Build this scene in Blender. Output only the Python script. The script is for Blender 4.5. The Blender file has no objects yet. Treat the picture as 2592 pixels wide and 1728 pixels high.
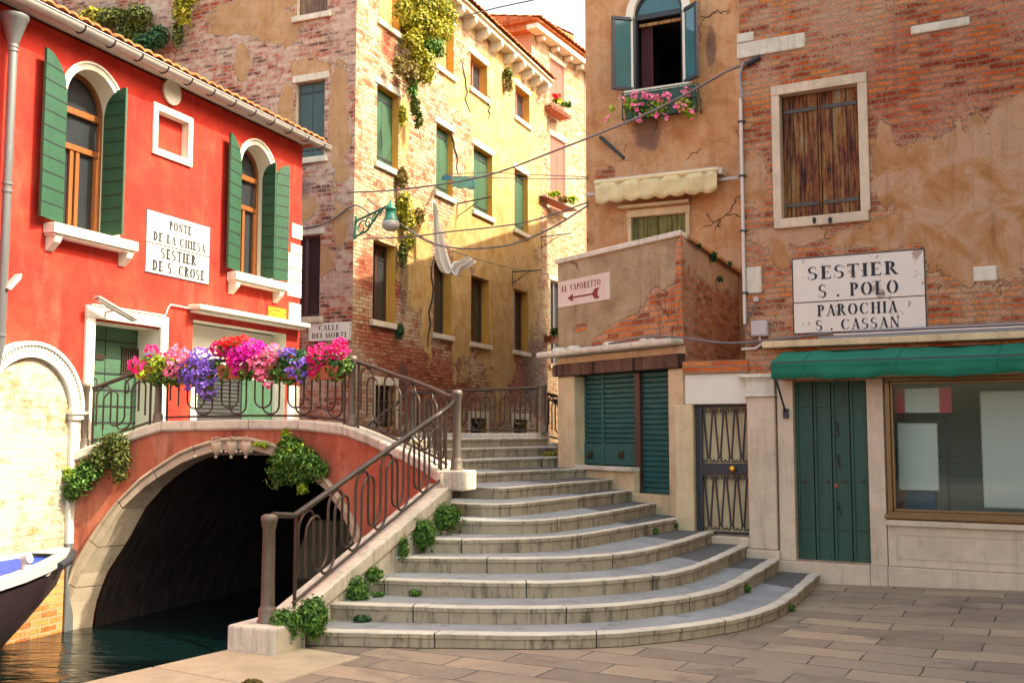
import bpy, bmesh, math, random
from mathutils import Vector, Matrix, Quaternion
R = math.radians
C = bpy.context.scene.collection
SC = bpy.context.scene
# ---------------------------------------------------------------- camera, sky, sun, exposure
EYE = 1.75
FPX, PITCH = 2645.0, R(4.93)
cam = bpy.data.objects.new('camera', bpy.data.cameras.new('camera')); C.objects.link(cam)
cam.data.sensor_width = 36.0; cam.data.lens = FPX / 2592 * 36.0
cam.data.clip_start = 0.1; cam.data.clip_end = 2000
cam.location = (0, 0, EYE); cam.rotation_euler = (R(90) + PITCH, 0, 0)
SC.camera = cam
SUN_AZ, SUN_EL = R(-11), R(47)          # from +X towards +Y, and above the horizon
S = Vector((math.cos(SUN_AZ) * math.cos(SUN_EL), math.sin(SUN_AZ) * math.cos(SUN_EL), math.sin(SUN_EL)))
sl = bpy.data.lights.new('sun', 'SUN'); sl.energy = 2.2; sl.angle = R(0.55); sl.color = (1.0, 0.90, 0.72)
so = bpy.data.objects.new('sun', sl); C.objects.link(so); so.location = S * 60
so.rotation_euler = S.to_track_quat('Z', 'Y').to_euler()
w = bpy.data.worlds.new('World'); SC.world = w; w.use_nodes = True
wn = w.node_tree; wn.nodes.clear()
sky = wn.nodes.new('ShaderNodeTexSky'); sky.sky_type = 'NISHITA'; sky.sun_disc = False
sky.sun_elevation = SUN_EL; sky.sun_rotation = R(90) - SUN_AZ; sky.dust_density = 4.0; sky.air_density = 1.0; sky.ozone_density = 0.3
tint = wn.nodes.new('ShaderNodeMix'); tint.data_type = 'RGBA'; tint.blend_type = 'MULTIPLY'; tint.inputs[0].default_value = 1.0
tint.inputs[7].default_value = (1.11, 1.02, 0.82, 1)
bgn = wn.nodes.new('ShaderNodeBackground'); bgn.inputs[1].default_value = 0.15
wo = wn.nodes.new('ShaderNodeOutputWorld')
wn.links.new(sky.outputs[0], tint.inputs[6]); wn.links.new(tint.outputs[2], bgn.inputs[0]); wn.links.new(bgn.outputs[0], wo.inputs[0])
SC.view_settings.view_transform = 'Standard'; SC.view_settings.look = 'None'
SC.view_settings.exposure = 2.35; SC.view_settings.gamma = 1.0
SC.cycles.max_bounces = 8; SC.cycles.diffuse_bounces = 4; SC.cycles.transparent_max_bounces = 12
SC.cycles.sample_clamp_indirect = 6.0

# ---------------------------------------------------------------- wall frames (local x along the wall, y into it, z up)
cp, sp = math.cos(PITCH), math.sin(PITCH)
def ray(x, y):
    b = (864 - y) / FPX
    return Vector(((x - 1296) / FPX, cp - b * sp, sp + b * cp))
def atz(x, y, z):
    d = ray(x, y); t = (z - EYE) / d.z
    return Vector((d.x * t, d.y * t, z))
class Frame:
    def __init__(s, X, Y, ang):
        a = R(ang); d = Vector((math.sin(a), math.cos(a)))
        if ang < 0: d = -d
        s.o = Vector((X, Y)); s.u = d; s.n = Vector((-d.y, d.x))
        s.M = Matrix(((d.x, s.n.x, 0, X), (d.y, s.n.y, 0, Y), (0, 0, 1, 0), (0, 0, 0, 1)))
    def uz(s, x, y, dep=0.0):
        d = ray(x, y); d2 = Vector((d.x, d.y)); t = (s.o.dot(s.n) + dep) / d2.dot(s.n); p = d * t
        return ((Vector((p.x, p.y)) - s.o).dot(s.u), p.z + EYE)
    def w(s, u, dep, z):
        p = s.o + s.u * u + s.n * dep
        return Vector((p.x, p.y, z))
WORLD = Frame(0, 0, 90); WORLD.M = Matrix.Identity(4)
RED = Frame(-5.63, 13.3, 20.6); BRK = Frame(-3.3, 21.5, -66.4); SUNF = Frame(-3.3, 21.5, 21.75); FAR = Frame(.62, 32.1, 28.2)
FARL = Frame(.62, 32.1, -61.8); STU = Frame(3.65, 16.7, -64.5); SHP = Frame(2.2, 13.4, -33); SPR = Frame(2.2, 13.4, 23.8); RGT = Frame(3.5, 12.35, -61.3)
def blobs_px(F, lst):
    out = []
    for x, y, rx, ry in lst:
        c = F.uz(x, y); e = F.uz(x + rx, y); g = F.uz(x, y - ry)
        out.append((c[0], c[1], max(.05, abs(e[0] - c[0])), max(.05, abs(g[1] - c[1]))))
    return out

# ---------------------------------------------------------------- objects
WM = {}; FM = {}          # world matrix of an object; matrix its parts' shapes are given in
def _place(o, M, parent):
    C.objects.link(o)
    if parent is not None:
        o.parent = parent; o.matrix_local = WM[parent].inverted() @ M
    else:
        o.matrix_local = M
    WM[o] = M.copy()
def tag(o, label, cat, group=None, kind=None):
    if label: o['label'] = label
    if cat: o['category'] = cat
    if group: o['group'] = group
    if kind: o['kind'] = kind
    return o
def thing(name, label, cat, F, p=(0, 0, 0), group=None):
    o = bpy.data.objects.new(name, None); o.empty_display_size = .2
    _place(o, F.M @ Matrix.Translation(p), None); FM[o] = F.M
    return tag(o, label, cat, group)
class MB:
    def __init__(s): s.v = []; s.f = []; s.m = []; s.uv = []; s.sm = []
    def add(s, vs, fs, m=0, uv=None, smooth=False):
        b = len(s.v); s.v += [tuple(v) for v in vs]
        for f in fs:
            s.f.append(tuple(i + b for i in f)); s.m.append(m); s.sm.append(smooth)
            s.uv.append([uv[i] for i in f] if uv else None)
        return s
    def quad(s, a, b, c, d, m=0, uv=None): return s.add([a, b, c, d], [(0, 1, 2, 3)], m, uv)
    def box(s, x0, x1, y0, y1, z0, z1, m=0):
        v = [(x0, y0, z0), (x1, y0, z0), (x1, y1, z0), (x0, y1, z0), (x0, y0, z1), (x1, y0, z1), (x1, y1, z1), (x0, y1, z1)]
        return s.add(v, [(0, 1, 5, 4), (1, 2, 6, 5), (2, 3, 7, 6), (3, 0, 4, 7), (4, 5, 6, 7), (3, 2, 1, 0)], m)
    def prism(s, poly, y0, y1, m=0, smooth=False):        # poly of (x, z), front at y0
        n = len(poly); v = [(x, y0, z) for x, z in poly] + [(x, y1, z) for x, z in poly]
        a = sum(poly[i][0] * poly[(i + 1) % n][1] - poly[(i + 1) % n][0] * poly[i][1] for i in range(n))
        r = list(range(n)) if a > 0 else list(range(n - 1, -1, -1))
        s.add(v, [tuple(r), tuple(i + n for i in reversed(r))], m)
        s.add(v, [(r[i], r[i] + n, r[(i + 1) % n] + n, r[(i + 1) % n])[::-1] for i in range(n)], m, None, smooth)
        return s
    def slab(s, poly, z0, z1, m=0):                        # poly of (x, y)
        n = len(poly); v = [(x, y, z1) for x, y in poly] + [(x, y, z0) for x, y in poly]
        a = sum(poly[i][0] * poly[(i + 1) % n][1] - poly[(i + 1) % n][0] * poly[i][1] for i in range(n))
        r = list(range(n)) if a > 0 else list(range(n - 1, -1, -1))
        s.add(v, [tuple(r), tuple(i + n for i in reversed(r))] + [(r[i], r[i] + n, r[(i + 1) % n] + n, r[(i + 1) % n]) for i in range(n)], m)
        return s
    def tube(s, pts, r, n=7, m=0, caps=True, flat=1.0):
        pts = [Vector(p) for p in pts]; rr = r if isinstance(r, (list, tuple)) else [r] * len(pts)
        vs = []; up = None
        for i, p in enumerate(pts):
            t = (pts[min(i + 1, len(pts) - 1)] - pts[max(i - 1, 0)])
            if t.length < 1e-9: t = Vector((0, 0, 1))
            t.normalize()
            if up is None: up = Vector((0, 0, 1)) if abs(t.z) < .9 else Vector((1, 0, 0))
            x = t.cross(up)
            if x.length < 1e-6: x = t.cross(Vector((1, .3, 0)))
            x.normalize(); y = x.cross(t); up = y
            for k in range(n):
                a = 2 * math.pi * k / n
                vs.append(p + (x * math.cos(a) * flat + y * math.sin(a)) * rr[i])
        fs = []
        for i in range(len(pts) - 1):
            for k in range(n):
                a = i * n + k; b = i * n + (k + 1) % n
                fs.append((a, a + n, b + n, b)[::-1])
        s.add(vs, fs, m, None, True)
        if caps:
            L = (len(pts) - 1) * n
            s.add(vs, [tuple(range(n))[::-1], tuple(L + k for k in range(n))], m)
        return s
    def lathe(s, prof, c=(0, 0, 0), n=16, m=0, smooth=True, flute=0):
        vs = []
        for r, z in prof:
            for k in range(n):
                a = 2 * math.pi * k / n
                q = r * (1 - (flute if (k % 2 and flute) else 0))
                vs.append((c[0] + q * math.cos(a), c[1] + q * math.sin(a), c[2] + z))
        fs = []
        for i in range(len(prof) - 1):
            for k in range(n):
                a = i * n + k; b = i * n + (k + 1) % n
                fs.append((a, b, b + n, a + n))
        s.add(vs, fs, m, None, smooth)
        L = (len(prof) - 1) * n
        s.add(vs, [tuple(range(n))[::-1], tuple(L + k for k in range(n))], m)
        return s
    def xf(s, M, start=0):
        for i in range(start, len(s.v)): s.v[i] = tuple(M @ Vector(s.v[i]))
        return s
    def mesh(s, name, mats):
        me = bpy.data.meshes.new(name); me.from_pydata(s.v, [], s.f); me.update()
        me.polygons.foreach_set('material_index', s.m); me.polygons.foreach_set('use_smooth', s.sm)
        uvl = me.uv_layers.new(name='UVMap').data
        for p in me.polygons:
            cu = s.uv[p.index]
            if cu is not None:
                for k, li in enumerate(p.loop_indices): uvl[li].uv = cu[k]
            else:
                n = p.normal; ax = max(range(3), key=lambda k: abs(n[k]) * (1.02 if k == 2 else 1.0))
                for li in p.loop_indices:
                    v = me.vertices[me.loops[li].vertex_index].co
                    uvl[li].uv = (v.y, v.z) if ax == 0 else ((v.x, v.z) if ax == 1 else (v.x, v.y))
        for m in (mats if isinstance(mats, (list, tuple)) else [mats]): me.materials.append(m)
        return me
def part(name, mb, mats, parent, F=None, label=None, bevel=0, seg=2):
    o = bpy.data.objects.new(name, mb.mesh(name, mats))
    M = F.M if isinstance(F, Frame) else (F if F is not None else FM[parent])
    _place(o, M, parent); FM[o] = M
    if label: o['label'] = label
    if bevel:
        b = o.modifiers.new('bevel', 'BEVEL'); b.width = bevel; b.segments = seg; b.limit_method = 'ANGLE'; b.angle_limit = R(40)
    return o
def single(name, mb, mats, F, label, cat, group=None, kind=None, bevel=0, M=None):
    o = bpy.data.objects.new(name, mb.mesh(name, mats)); _place(o, M if M is not None else F.M, None)
    if bevel:
        b = o.modifiers.new('bevel', 'BEVEL'); b.width = bevel; b.segments = 2; b.limit_method = 'ANGLE'; b.angle_limit = R(40)
    return tag(o, label, cat, group, kind)
def rebase(o, p):            # move a single object's origin to p (world) without moving its shape
    p = Vector(p); M = Matrix.Translation(p); D = M.inverted() @ WM[o]
    o.data.transform(D); o.matrix_local = M; WM[o] = M
    return o
def arch_pts(u0, u1, z, n=14, rise=None):
    r = (u1 - u0) / 2; c = (u0 + u1) / 2; h = r if rise is None else rise
    return [(c - r * math.cos(math.pi * i / n), z + h * math.sin(math.pi * i / n)) for i in range(n + 1)]
def wall(mb, u0, u1, z0, z1, y, ops, depth, m=0, mr=1, grid=None):
    """front sheet of a wall with openings (u0,u1,z0,z1,arch) and their reveals going in by depth"""
    us = sorted({u0, u1, *[a for o in ops for a in o[:2] if u0 < a < u1]}); rc = []
    for o in ops:
        top = o[3] + ((o[1] - o[0]) / 2 if len(o) > 4 and o[4] else 0); rc.append((o[0], o[1], o[2], top))
    zs = sorted({z0, z1, *[a for o in rc for a in o[2:4] if z0 < a < z1]})
    for i in range(len(us) - 1):
        for k in range(len(zs) - 1):
            cu, cz = (us[i] + us[i + 1]) / 2, (zs[k] + zs[k + 1]) / 2
            if any(a < cu < b and c < cz < d for a, b, c, d in rc): continue
            mb.quad((us[i], y, zs[k]), (us[i + 1], y, zs[k]), (us[i + 1], y, zs[k + 1]), (us[i], y, zs[k + 1]), m)
    for o in ops:
        a, b, c, d = o[:4]; e = y + (o[5] if len(o) > 5 else depth)
        mb.quad((a, y, c), (a, e, c), (a, e, d), (a, y, d), mr)
        mb.quad((b, e, c), (b, y, c), (b, y, d), (b, e, d), mr)
        mb.quad((a, e, c), (a, y, c), (b, y, c), (b, e, c), mr)
        if len(o) > 4 and o[4]:
            P = arch_pts(a, b, d); t = d + (b - a) / 2; h = len(P) // 2
            mb.add([(a, y, t)] + [(p[0], y, p[1]) for p in P[:h + 1]], [(0,) + (i + 1, i) for i in range(1, h + 1)], m)
            mb.add([(b, y, t)] + [(p[0], y, p[1]) for p in P[h:]], [(0,) + (i + 1, i) for i in range(1, len(P) - h)], m)
            for i in range(len(P) - 1):
                p, q = P[i], P[i + 1]
                mb.quad((p[0], y, p[1]), (p[0], e, p[1]), (q[0], e, q[1]), (q[0], y, q[1]), mr)
        else:
            mb.quad((a, y, d), (a, e, d), (b, e, d), (b, y, d), mr)
    return mb
# ---------------------------------------------------------------- procedural materials
class G:
    def __init__(s, name, rough=.8, metal=0.0, spec=None):
        s.mat = bpy.data.materials.new(name); s.mat.use_nodes = True; s.t = s.mat.node_tree; s.t.nodes.clear()
        s.out = s.t.nodes.new('ShaderNodeOutputMaterial'); s.b = s.t.nodes.new('ShaderNodeBsdfPrincipled')
        s.t.links.new(s.b.outputs[0], s.out.inputs[0]); s.b.inputs['Roughness'].default_value = rough; s.b.inputs['Metallic'].default_value = metal
        if spec is not None: s.b.inputs['Specular IOR Level'].default_value = spec
        s.tc = s.t.nodes.new('ShaderNodeTexCoord'); s.uv = s.tc.outputs['UV']; s.ob = s.tc.outputs['Object']
    def n(s, ty, **k):
        o = s.t.nodes.new(ty)
        for a, b in k.items(): setattr(o, a, b)
        return o
    def put(s, sock, v):
        if isinstance(v, bpy.types.NodeSocket): s.t.links.new(v, sock)
        elif v is not None:
            if isinstance(v, (tuple, list)) and sock.type == 'RGBA' and len(v) == 3: v = (*v, 1)
            sock.default_value = v
    def math(s, op, a, b=None, c=None, clamp=False):
        o = s.n('ShaderNodeMath', operation=op, use_clamp=clamp); s.put(o.inputs[0], a); s.put(o.inputs[1], b)
        if c is not None: s.put(o.inputs[2], c)
        return o.outputs[0]
    def vm(s, op, a, b):
        o = s.n('ShaderNodeVectorMath', operation=op); s.put(o.inputs[0], a); s.put(o.inputs[1], b)
        return o.outputs['Value'] if op in ('LENGTH', 'DOT_PRODUCT') else o.outputs[0]
    def map(s, v, loc=(0, 0, 0), sc=(1, 1, 1), rot=(0, 0, 0)):
        o = s.n('ShaderNodeMapping'); s.put(o.inputs[0], v); s.put(o.inputs[1], loc); s.put(o.inputs[2], rot); s.put(o.inputs[3], sc); return o.outputs[0]
    def noise(s, v, scale=5, det=4, rough=.6, dist=0.0, col=False):
        o = s.n('ShaderNodeTexNoise'); s.put(o.inputs['Vector'], v); s.put(o.inputs['Scale'], scale); s.put(o.inputs['Detail'], det)
        s.put(o.inputs['Roughness'], rough); s.put(o.inputs['Distortion'], dist); return o.outputs['Color' if col else 'Fac']
    def vor(s, v, scale=5, feat='F1', out='Distance'):
        o = s.n('ShaderNodeTexVoronoi', feature=feat); s.put(o.inputs['Vector'], v); s.put(o.inputs['Scale'], scale); return o.outputs[out]
    def ramp(s, f, st, interp='LINEAR'):
        o = s.n('ShaderNodeValToRGB'); o.color_ramp.interpolation = interp; e = o.color_ramp.elements
        while len(e) < len(st): e.new(.5)
        for k, (p, c) in enumerate(st):
            e[k].position = p; e[k].color = (*c, 1) if isinstance(c, tuple) else (c, c, c, 1)
        s.put(o.inputs[0], f); return o.outputs[0]
    def mix(s, f, a, b, mode='MIX'):
        o = s.n('ShaderNodeMix', data_type='RGBA', blend_type=mode); s.put(o.inputs[0], f); s.put(o.inputs[6], a); s.put(o.inputs[7], b); return o.outputs[2]
    def step(s, v, lo, hi):
        o = s.n('ShaderNodeMapRange', interpolation_type='SMOOTHSTEP'); s.put(o.inputs[0], v); s.put(o.inputs[1], lo); s.put(o.inputs[2], hi); return o.outputs[0]
    def brick(s, v, w, h, mortar=.012, c1=0., c2=1., smooth=.15, off=.5):
        o = s.n('ShaderNodeTexBrick', offset=off); s.put(o.inputs['Vector'], v); s.put(o.inputs['Color1'], (c1,) * 3); s.put(o.inputs['Color2'], (c2,) * 3)
        s.put(o.inputs['Mortar'], (.5, .5, .5)); s.put(o.inputs['Scale'], 1.0); s.put(o.inputs['Mortar Size'], mortar); s.put(o.inputs['Mortar Smooth'], smooth)
        s.put(o.inputs['Brick Width'], w); s.put(o.inputs['Row Height'], h); return o.outputs['Color'], o.outputs['Fac']
    def bump(s, h, strength=.5, dist=.02, nrm=None):
        o = s.n('ShaderNodeBump'); s.put(o.inputs['Strength'], strength); s.put(o.inputs['Distance'], dist); s.put(o.inputs['Height'], h)
        if nrm is not None: s.put(o.inputs['Normal'], nrm)
        return o.outputs[0]
    def fin(s, col=None, nrm=None, rough=None):
        if col is not None: s.put(s.b.inputs['Base Color'], col)
        if nrm is not None: s.put(s.b.inputs['Normal'], nrm)
        if rough is not None: s.put(s.b.inputs['Roughness'], rough)
        return s.mat
    def blobs(s, lst):
        acc = None
        for u, z, ru, rz in lst:
            d = s.vm('LENGTH', s.map(s.uv, (-u / ru, -z / rz, 0), (1 / ru, 1 / rz, 0)), None); f = s.math('SUBTRACT', 1.0, d)
            acc = f if acc is None else s.math('MAXIMUM', acc, f)
        return acc

def brick_wall(name, bricks, mortar, bw=.25, bh=.075, lime=(.6, .5, .4), lime_amt=.5, plaster=None, pl_cols=None, pl_bias=-9, amp=.9, invert=None,
               grime=None, redder=None, rtint=(.72, .30, .24), seed=0.0, gap=.012, bump=1.0, stain=.25, crack=False):
    g = G(name, .9, spec=.2)
    wob = g.noise(g.map(g.uv, (seed, 0, 0)), 5, 2, .5, col=True)
    v = g.vm('ADD', g.uv, g.vm('MULTIPLY', g.vm('SUBTRACT', wob, (.5, .5, .5)), (.05, .042, 0)))
    fine = g.noise(g.map(g.uv, (seed, 3, 0)), 38, 5, .7); med = g.noise(g.map(g.uv, (seed, 7, 0)), 6, 5, .65); big = g.noise(g.map(g.uv, (seed + 5, 1, 0)), 1.1, 5, .6)
    rnd, mo = g.brick(v, bw, bh, gap)
    f = g.math('ADD', rnd, g.math('MULTIPLY', g.math('SUBTRACT', med, .5), .7))
    n = len(bricks); col = g.ramp(f, [(i / (n - 1) * .9 + .05, b) for i, b in enumerate(bricks)])
    col = g.mix(g.math('MULTIPLY', g.step(fine, .45, .75), .45), col, tuple(min(1, c * 1.5 + .04) for c in bricks[n // 2]))
    mocol = g.mix(fine, mortar, tuple(c * .55 for c in mortar))
    er = g.step(g.math('ADD', g.math('MULTIPLY', g.math('SUBTRACT', med, .5), .9), mo), .35, .8)
    col = g.mix(er, col, mocol)
    li = g.math('MULTIPLY', g.step(g.math('ADD', g.math('MULTIPLY', big, .55), g.math('MULTIPLY', med, .5)), .62 - lime_amt * .3, .80 - lime_amt * .3), .3 + .6 * lime_amt)
    li = g.math('MULTIPLY', li, g.step(g.math('ADD', fine, g.math('MULTIPLY', rnd, .35)), .38, .62))
    col = g.mix(li, col, lime)
    h = g.math('ADD', g.math('MULTIPLY', g.math('SUBTRACT', 1.0, er), .7), g.math('MULTIPLY', fine, .45))
    h = g.math('ADD', h, g.math('MULTIPLY', rnd, .28))
    if plaster or pl_bias > -5:
        jag = g.math('ADD', g.math('MULTIPLY', g.math('SUBTRACT', g.noise(g.map(g.uv, (seed + 9, 2, 0)), 1.9, 8, .66, .5), .5), amp * 2.6), g.math('MULTIPLY', g.math('SUBTRACT', big, .5), amp * 1.2))
        m = g.blobs(plaster) if plaster else pl_bias
        if invert: m = g.math('MULTIPLY', g.blobs(invert), -1.0)
        m = g.math('ADD', m, jag)
        mk = g.step(m, -.012, .03); rim = g.math('MULTIPLY', g.step(m, -.10, .0), g.math('SUBTRACT', 1.0, g.step(m, .0, .05)))
        pn = g.noise(g.map(g.uv, (seed + 2, 4, 0)), 2.4, 7, .68, .5)
        k = len(pl_cols); pc = g.ramp(pn, [(.30 + .42 * i / max(1, k - 1), c) for i, c in enumerate(pl_cols)])
        pc = g.mix(g.math('MULTIPLY', g.step(fine, .5, .75), .30), pc, tuple(c * .6 for c in pl_cols[0]))
        pc = g.mix(g.math('MULTIPLY', g.step(g.noise(g.map(g.uv, (seed, 0, 0), (5, .35, 1)), 2, 4, .6), .52, .72), .4), pc, tuple(c * .5 for c in pl_cols[-1]))
        col = g.mix(mk, g.mix(g.math('MULTIPLY', rim, .6), col, tuple(min(1, c * 1.5 + .05) for c in mortar)), pc)
        ph = g.math('ADD', 1.5, g.math('ADD', g.math('MULTIPLY', pn, .7), g.math('MULTIPLY', fine, .18)))
        if crack:
            cr = g.step(g.vor(g.vm('ADD', g.uv, g.vm('MULTIPLY', wob, (.3, .3, 0))), .9, 'DISTANCE_TO_EDGE'), 0.0, .012)
            cr = g.math('MAXIMUM', cr, g.step(big, .40, .5))
            col = g.mix(cr, g.mix(.75, col, (.05, .03, .02)), col); ph = g.math('ADD', ph, cr)
        h = g.math('ADD', g.math('MULTIPLY', h, g.math('SUBTRACT', 1.0, mk)), g.math('MULTIPLY', ph, mk))
    col = g.mix(g.math('MULTIPLY', g.math('SUBTRACT', 1.0, g.step(fine, .36, .50)), g.math('SUBTRACT', .55, g.math('MULTIPLY', mk, .35)) if (plaster or pl_bias > -5) else .55), col, g.mix(1.0, col, (.30, .26, .25), 'MULTIPLY'))  # pits of the relief darkened in the colour like cavity shade
    st = g.noise(g.map(g.uv, (seed, 0, 0), (3.2, .28, 1)), 1.6, 5, .65)
    col = g.mix(g.math('MULTIPLY', g.step(st, .52, .74), stain), col, (.05, .035, .035))
    col = g.mix(g.math('MULTIPLY', g.step(g.noise(g.uv, 1.7, 6, .7), .55, .75), stain * .8), col, (.09, .06, .06))
    if redder:
        rm = g.step(g.math('ADD', g.blobs(redder), g.math('MULTIPLY', g.math('SUBTRACT', med, .5), 2.2)), -.1, .25); keep = rm if not (plaster or pl_bias > -5) else g.math('MULTIPLY', rm, g.math('SUBTRACT', 1.0, mk))
        col = g.mix(g.math('MULTIPLY', keep, .85), col, g.mix(1.0, col, rtint, 'MULTIPLY'))
    if grime:
        gm = g.math('ADD', g.blobs(grime), g.math('MULTIPLY', g.math('SUBTRACT', med, .5), .9))
        col = g.mix(g.math('MULTIPLY', g.step(gm, -.15, .35), .62), col, (.055, .04, .05))
    return g.fin(col, g.bump(h, bump, .022))
def stucco(name, cols, stain=.3, seed=0., bump=.35, dark=(.05, .035, .03), streak=(4, .3), scale=1.5, spots=.3, fade=None):
    g = G(name, .9, spec=.2); pn = g.noise(g.map(g.ob, (seed, 0, 0)), scale, 7, .65, .3); fine = g.noise(g.map(g.ob, (seed, 1, 0)), 40, 4, .7)
    k = len(cols); c = g.ramp(pn, [(.28 + .46 * i / max(1, k - 1), x) for i, x in enumerate(cols)])
    st = g.noise(g.map(g.ob, (seed, 2, 0), (streak[0], streak[0], streak[1])), 1.4, 5, .65)
    c = g.mix(g.math('MULTIPLY', g.step(st, .5, .76), stain), c, dark)
    c = g.mix(g.math('MULTIPLY', g.step(g.noise(g.map(g.ob, (seed, 9, 0)), 7, 6, .75), .56, .74), stain * .7), c, tuple(x * .45 for x in cols[0]))
    c = g.mix(g.math('MULTIPLY', g.step(fine, .58, .74), spots), c, tuple(x * .55 for x in cols[0]))
    if fade: c = g.mix(g.math('MULTIPLY', g.step(g.noise(g.map(g.ob, (seed, 5, 0), (2.6, 2.6, .8)), 1.1, 7, .72, .4), .50, .70), .55), c, fade)
    return g.fin(c, g.bump(g.math('ADD', g.math('MULTIPLY', pn, 1.2), g.math('MULTIPLY', fine, .35)), bump, .02))
def paint(name, col, rough=.5, wear=.25, worn=None, streak=(9, 9, .7), bump=.15, metal=0., seed=0.):
    g = G(name, rough, metal); a = g.noise(g.map(g.ob, (seed, 0, 0), streak), 2, 5, .65); f = g.noise(g.map(g.ob, (seed, 3, 0)), 24, 5, .7)
    c = g.mix(g.math('MULTIPLY', g.step(a, .4, .75), wear), col, tuple(x * .45 for x in col))
    c = g.mix(g.math('MULTIPLY', g.step(f, .62, .72), wear * 1.4), c, worn or tuple(min(1, x * 1.8 + .03) for x in col))
    return g.fin(c, g.bump(f, bump, .01))
def planks(name, cols, pw=.16, rough=.8, seed=0.):
    g = G(name, rough, spec=.25); v = g.map(g.ob, (seed, 0, 0), (1, 1, 1)); sep = g.n('ShaderNodeSeparateXYZ'); g.put(sep.inputs[0], g.ob)
    x = g.math('DIVIDE', sep.outputs[0], pw); fr = g.math('FRACT', g.math('ADD', x, 100.0)); idx = g.math('FLOOR', x)
    gapm = g.step(g.math('MINIMUM', fr, g.math('SUBTRACT', 1.0, fr)), .0, .06)
    gr = g.noise(g.vm('ADD', g.map(g.ob, (0, 0, 0), (26, 26, 1.3)), g.n('ShaderNodeCombineXYZ').outputs[0]), 1.2, 6, .7, .6); bl = g.noise(g.map(g.ob, (seed, 0, 0), (4, 4, 1.0)), 1.5, 5, .7)
    f = g.math('ADD', g.math('MULTIPLY', gr, .55), g.math('MULTIPLY', bl, .5)); k = len(cols)
    c = g.ramp(f, [(.40 + .24 * i / (k - 1), q) for i, q in enumerate(cols)])
    c = g.mix(gapm, (.01, .008, .006), c)
    return g.fin(c, g.bump(g.math('ADD', gapm, g.math('MULTIPLY', gr, .5)), .5, .012))
def stone(name, col, dirt=.5, dcol=(.07, .055, .045), seed=0., rough=.75, joint=None, streaky=True):
    g = G(name, rough, spec=.3); a = g.noise(g.map(g.ob, (seed, 0, 0)), 2.5, 6, .68); f = g.noise(g.map(g.ob, (seed, 4, 0)), 30, 5, .72)
    c = g.ramp(a, [(.3, tuple(x * .78 for x in col)), (.7, tuple(min(1, x * 1.12) for x in col))])
    if streaky:
        s = g.noise(g.map(g.ob, (seed, 6, 0), (9, 9, .9)), 1.3, 6, .75); c = g.mix(g.math('MULTIPLY', g.step(s, .48, .70), dirt), c, dcol)
    c = g.mix(g.math('MULTIPLY', g.step(g.noise(g.map(g.ob, (seed, 8, 0)), 5.5, 7, .78), .53, .68), dirt * .8), c, dcol)
    c = g.mix(g.math('MULTIPLY', g.step(f, .56, .72), dirt * .5), c, dcol); h = g.math('ADD', g.math('MULTIPLY', f, .5), a)
    if joint:
        _, mo = g.brick(g.uv, joint[0], joint[1], .006, off=.0); c = g.mix(mo, c, (.02, .017, .015)); h = g.math('SUBTRACT', h, mo)
    return g.fin(c, g.bump(h, .35, .012))
def leafmat(name, cols, rough=.5, trans=.25):
    g = G(name, rough, spec=.3); geo = g.n('ShaderNodeNewGeometry'); ran = geo.outputs['Random Per Island']; k = len(cols)
    c = g.ramp(ran, [(i / max(1, k - 1), q) for i, q in enumerate(cols)])
    g.put(g.b.inputs['Base Color'], c)
    tr = g.n('ShaderNodeBsdfTranslucent'); g.put(tr.inputs[0], c); mx = g.n('ShaderNodeMixShader'); g.put(mx.inputs[0], trans)
    g.t.links.new(g.b.outputs[0], mx.inputs[1]); g.t.links.new(tr.outputs[0], mx.inputs[2]); g.t.links.new(mx.outputs[0], g.out.inputs[0])
    return g.mat
def plain(name, col, rough=.6, metal=0., spec=None):
    g = G(name, rough, metal, spec); f = g.noise(g.ob, 14, 5, .65)
    return g.fin(g.mix(g.math('MULTIPLY', g.step(f, .4, .8), .25), col, tuple(x * .6 for x in col)), g.bump(f, .08, .01))
def glassmat(name, tint=(.9, .95, .95), glossy=.2, dark=None):
    g = G(name, .05); fr = g.n('ShaderNodeFresnel'); fr.inputs[0].default_value = 1.32; gl = g.n('ShaderNodeBsdfGlossy'); gl.inputs['Roughness'].default_value = .02
    nn = g.noise(g.ob, 1.2, 2, .5); g.put(gl.inputs['Normal'], g.bump(nn, .06, .05))
    tr = g.n('ShaderNodeBsdfTransparent'); g.put(tr.inputs[0], tint); mx = g.n('ShaderNodeMixShader')
    g.put(mx.inputs[0], g.math('ADD', fr.outputs[0], glossy, clamp=True)); g.t.links.new(tr.outputs[0], mx.inputs[1]); g.t.links.new(gl.outputs[0], mx.inputs[2])
    g.t.links.new(mx.outputs[0], g.out.inputs[0]); return g.mat
def pane(name, col, rough=.06):
    g = G(name, rough); f = g.noise(g.ob, 2.5, 3, .6); c = g.mix(f, tuple(x * .5 for x in col), col); g.put(g.b.inputs['IOR'], 1.52)
    return g.fin(c, g.bump(g.noise(g.ob, 1.5, 2, .5), .05, .05))

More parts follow.
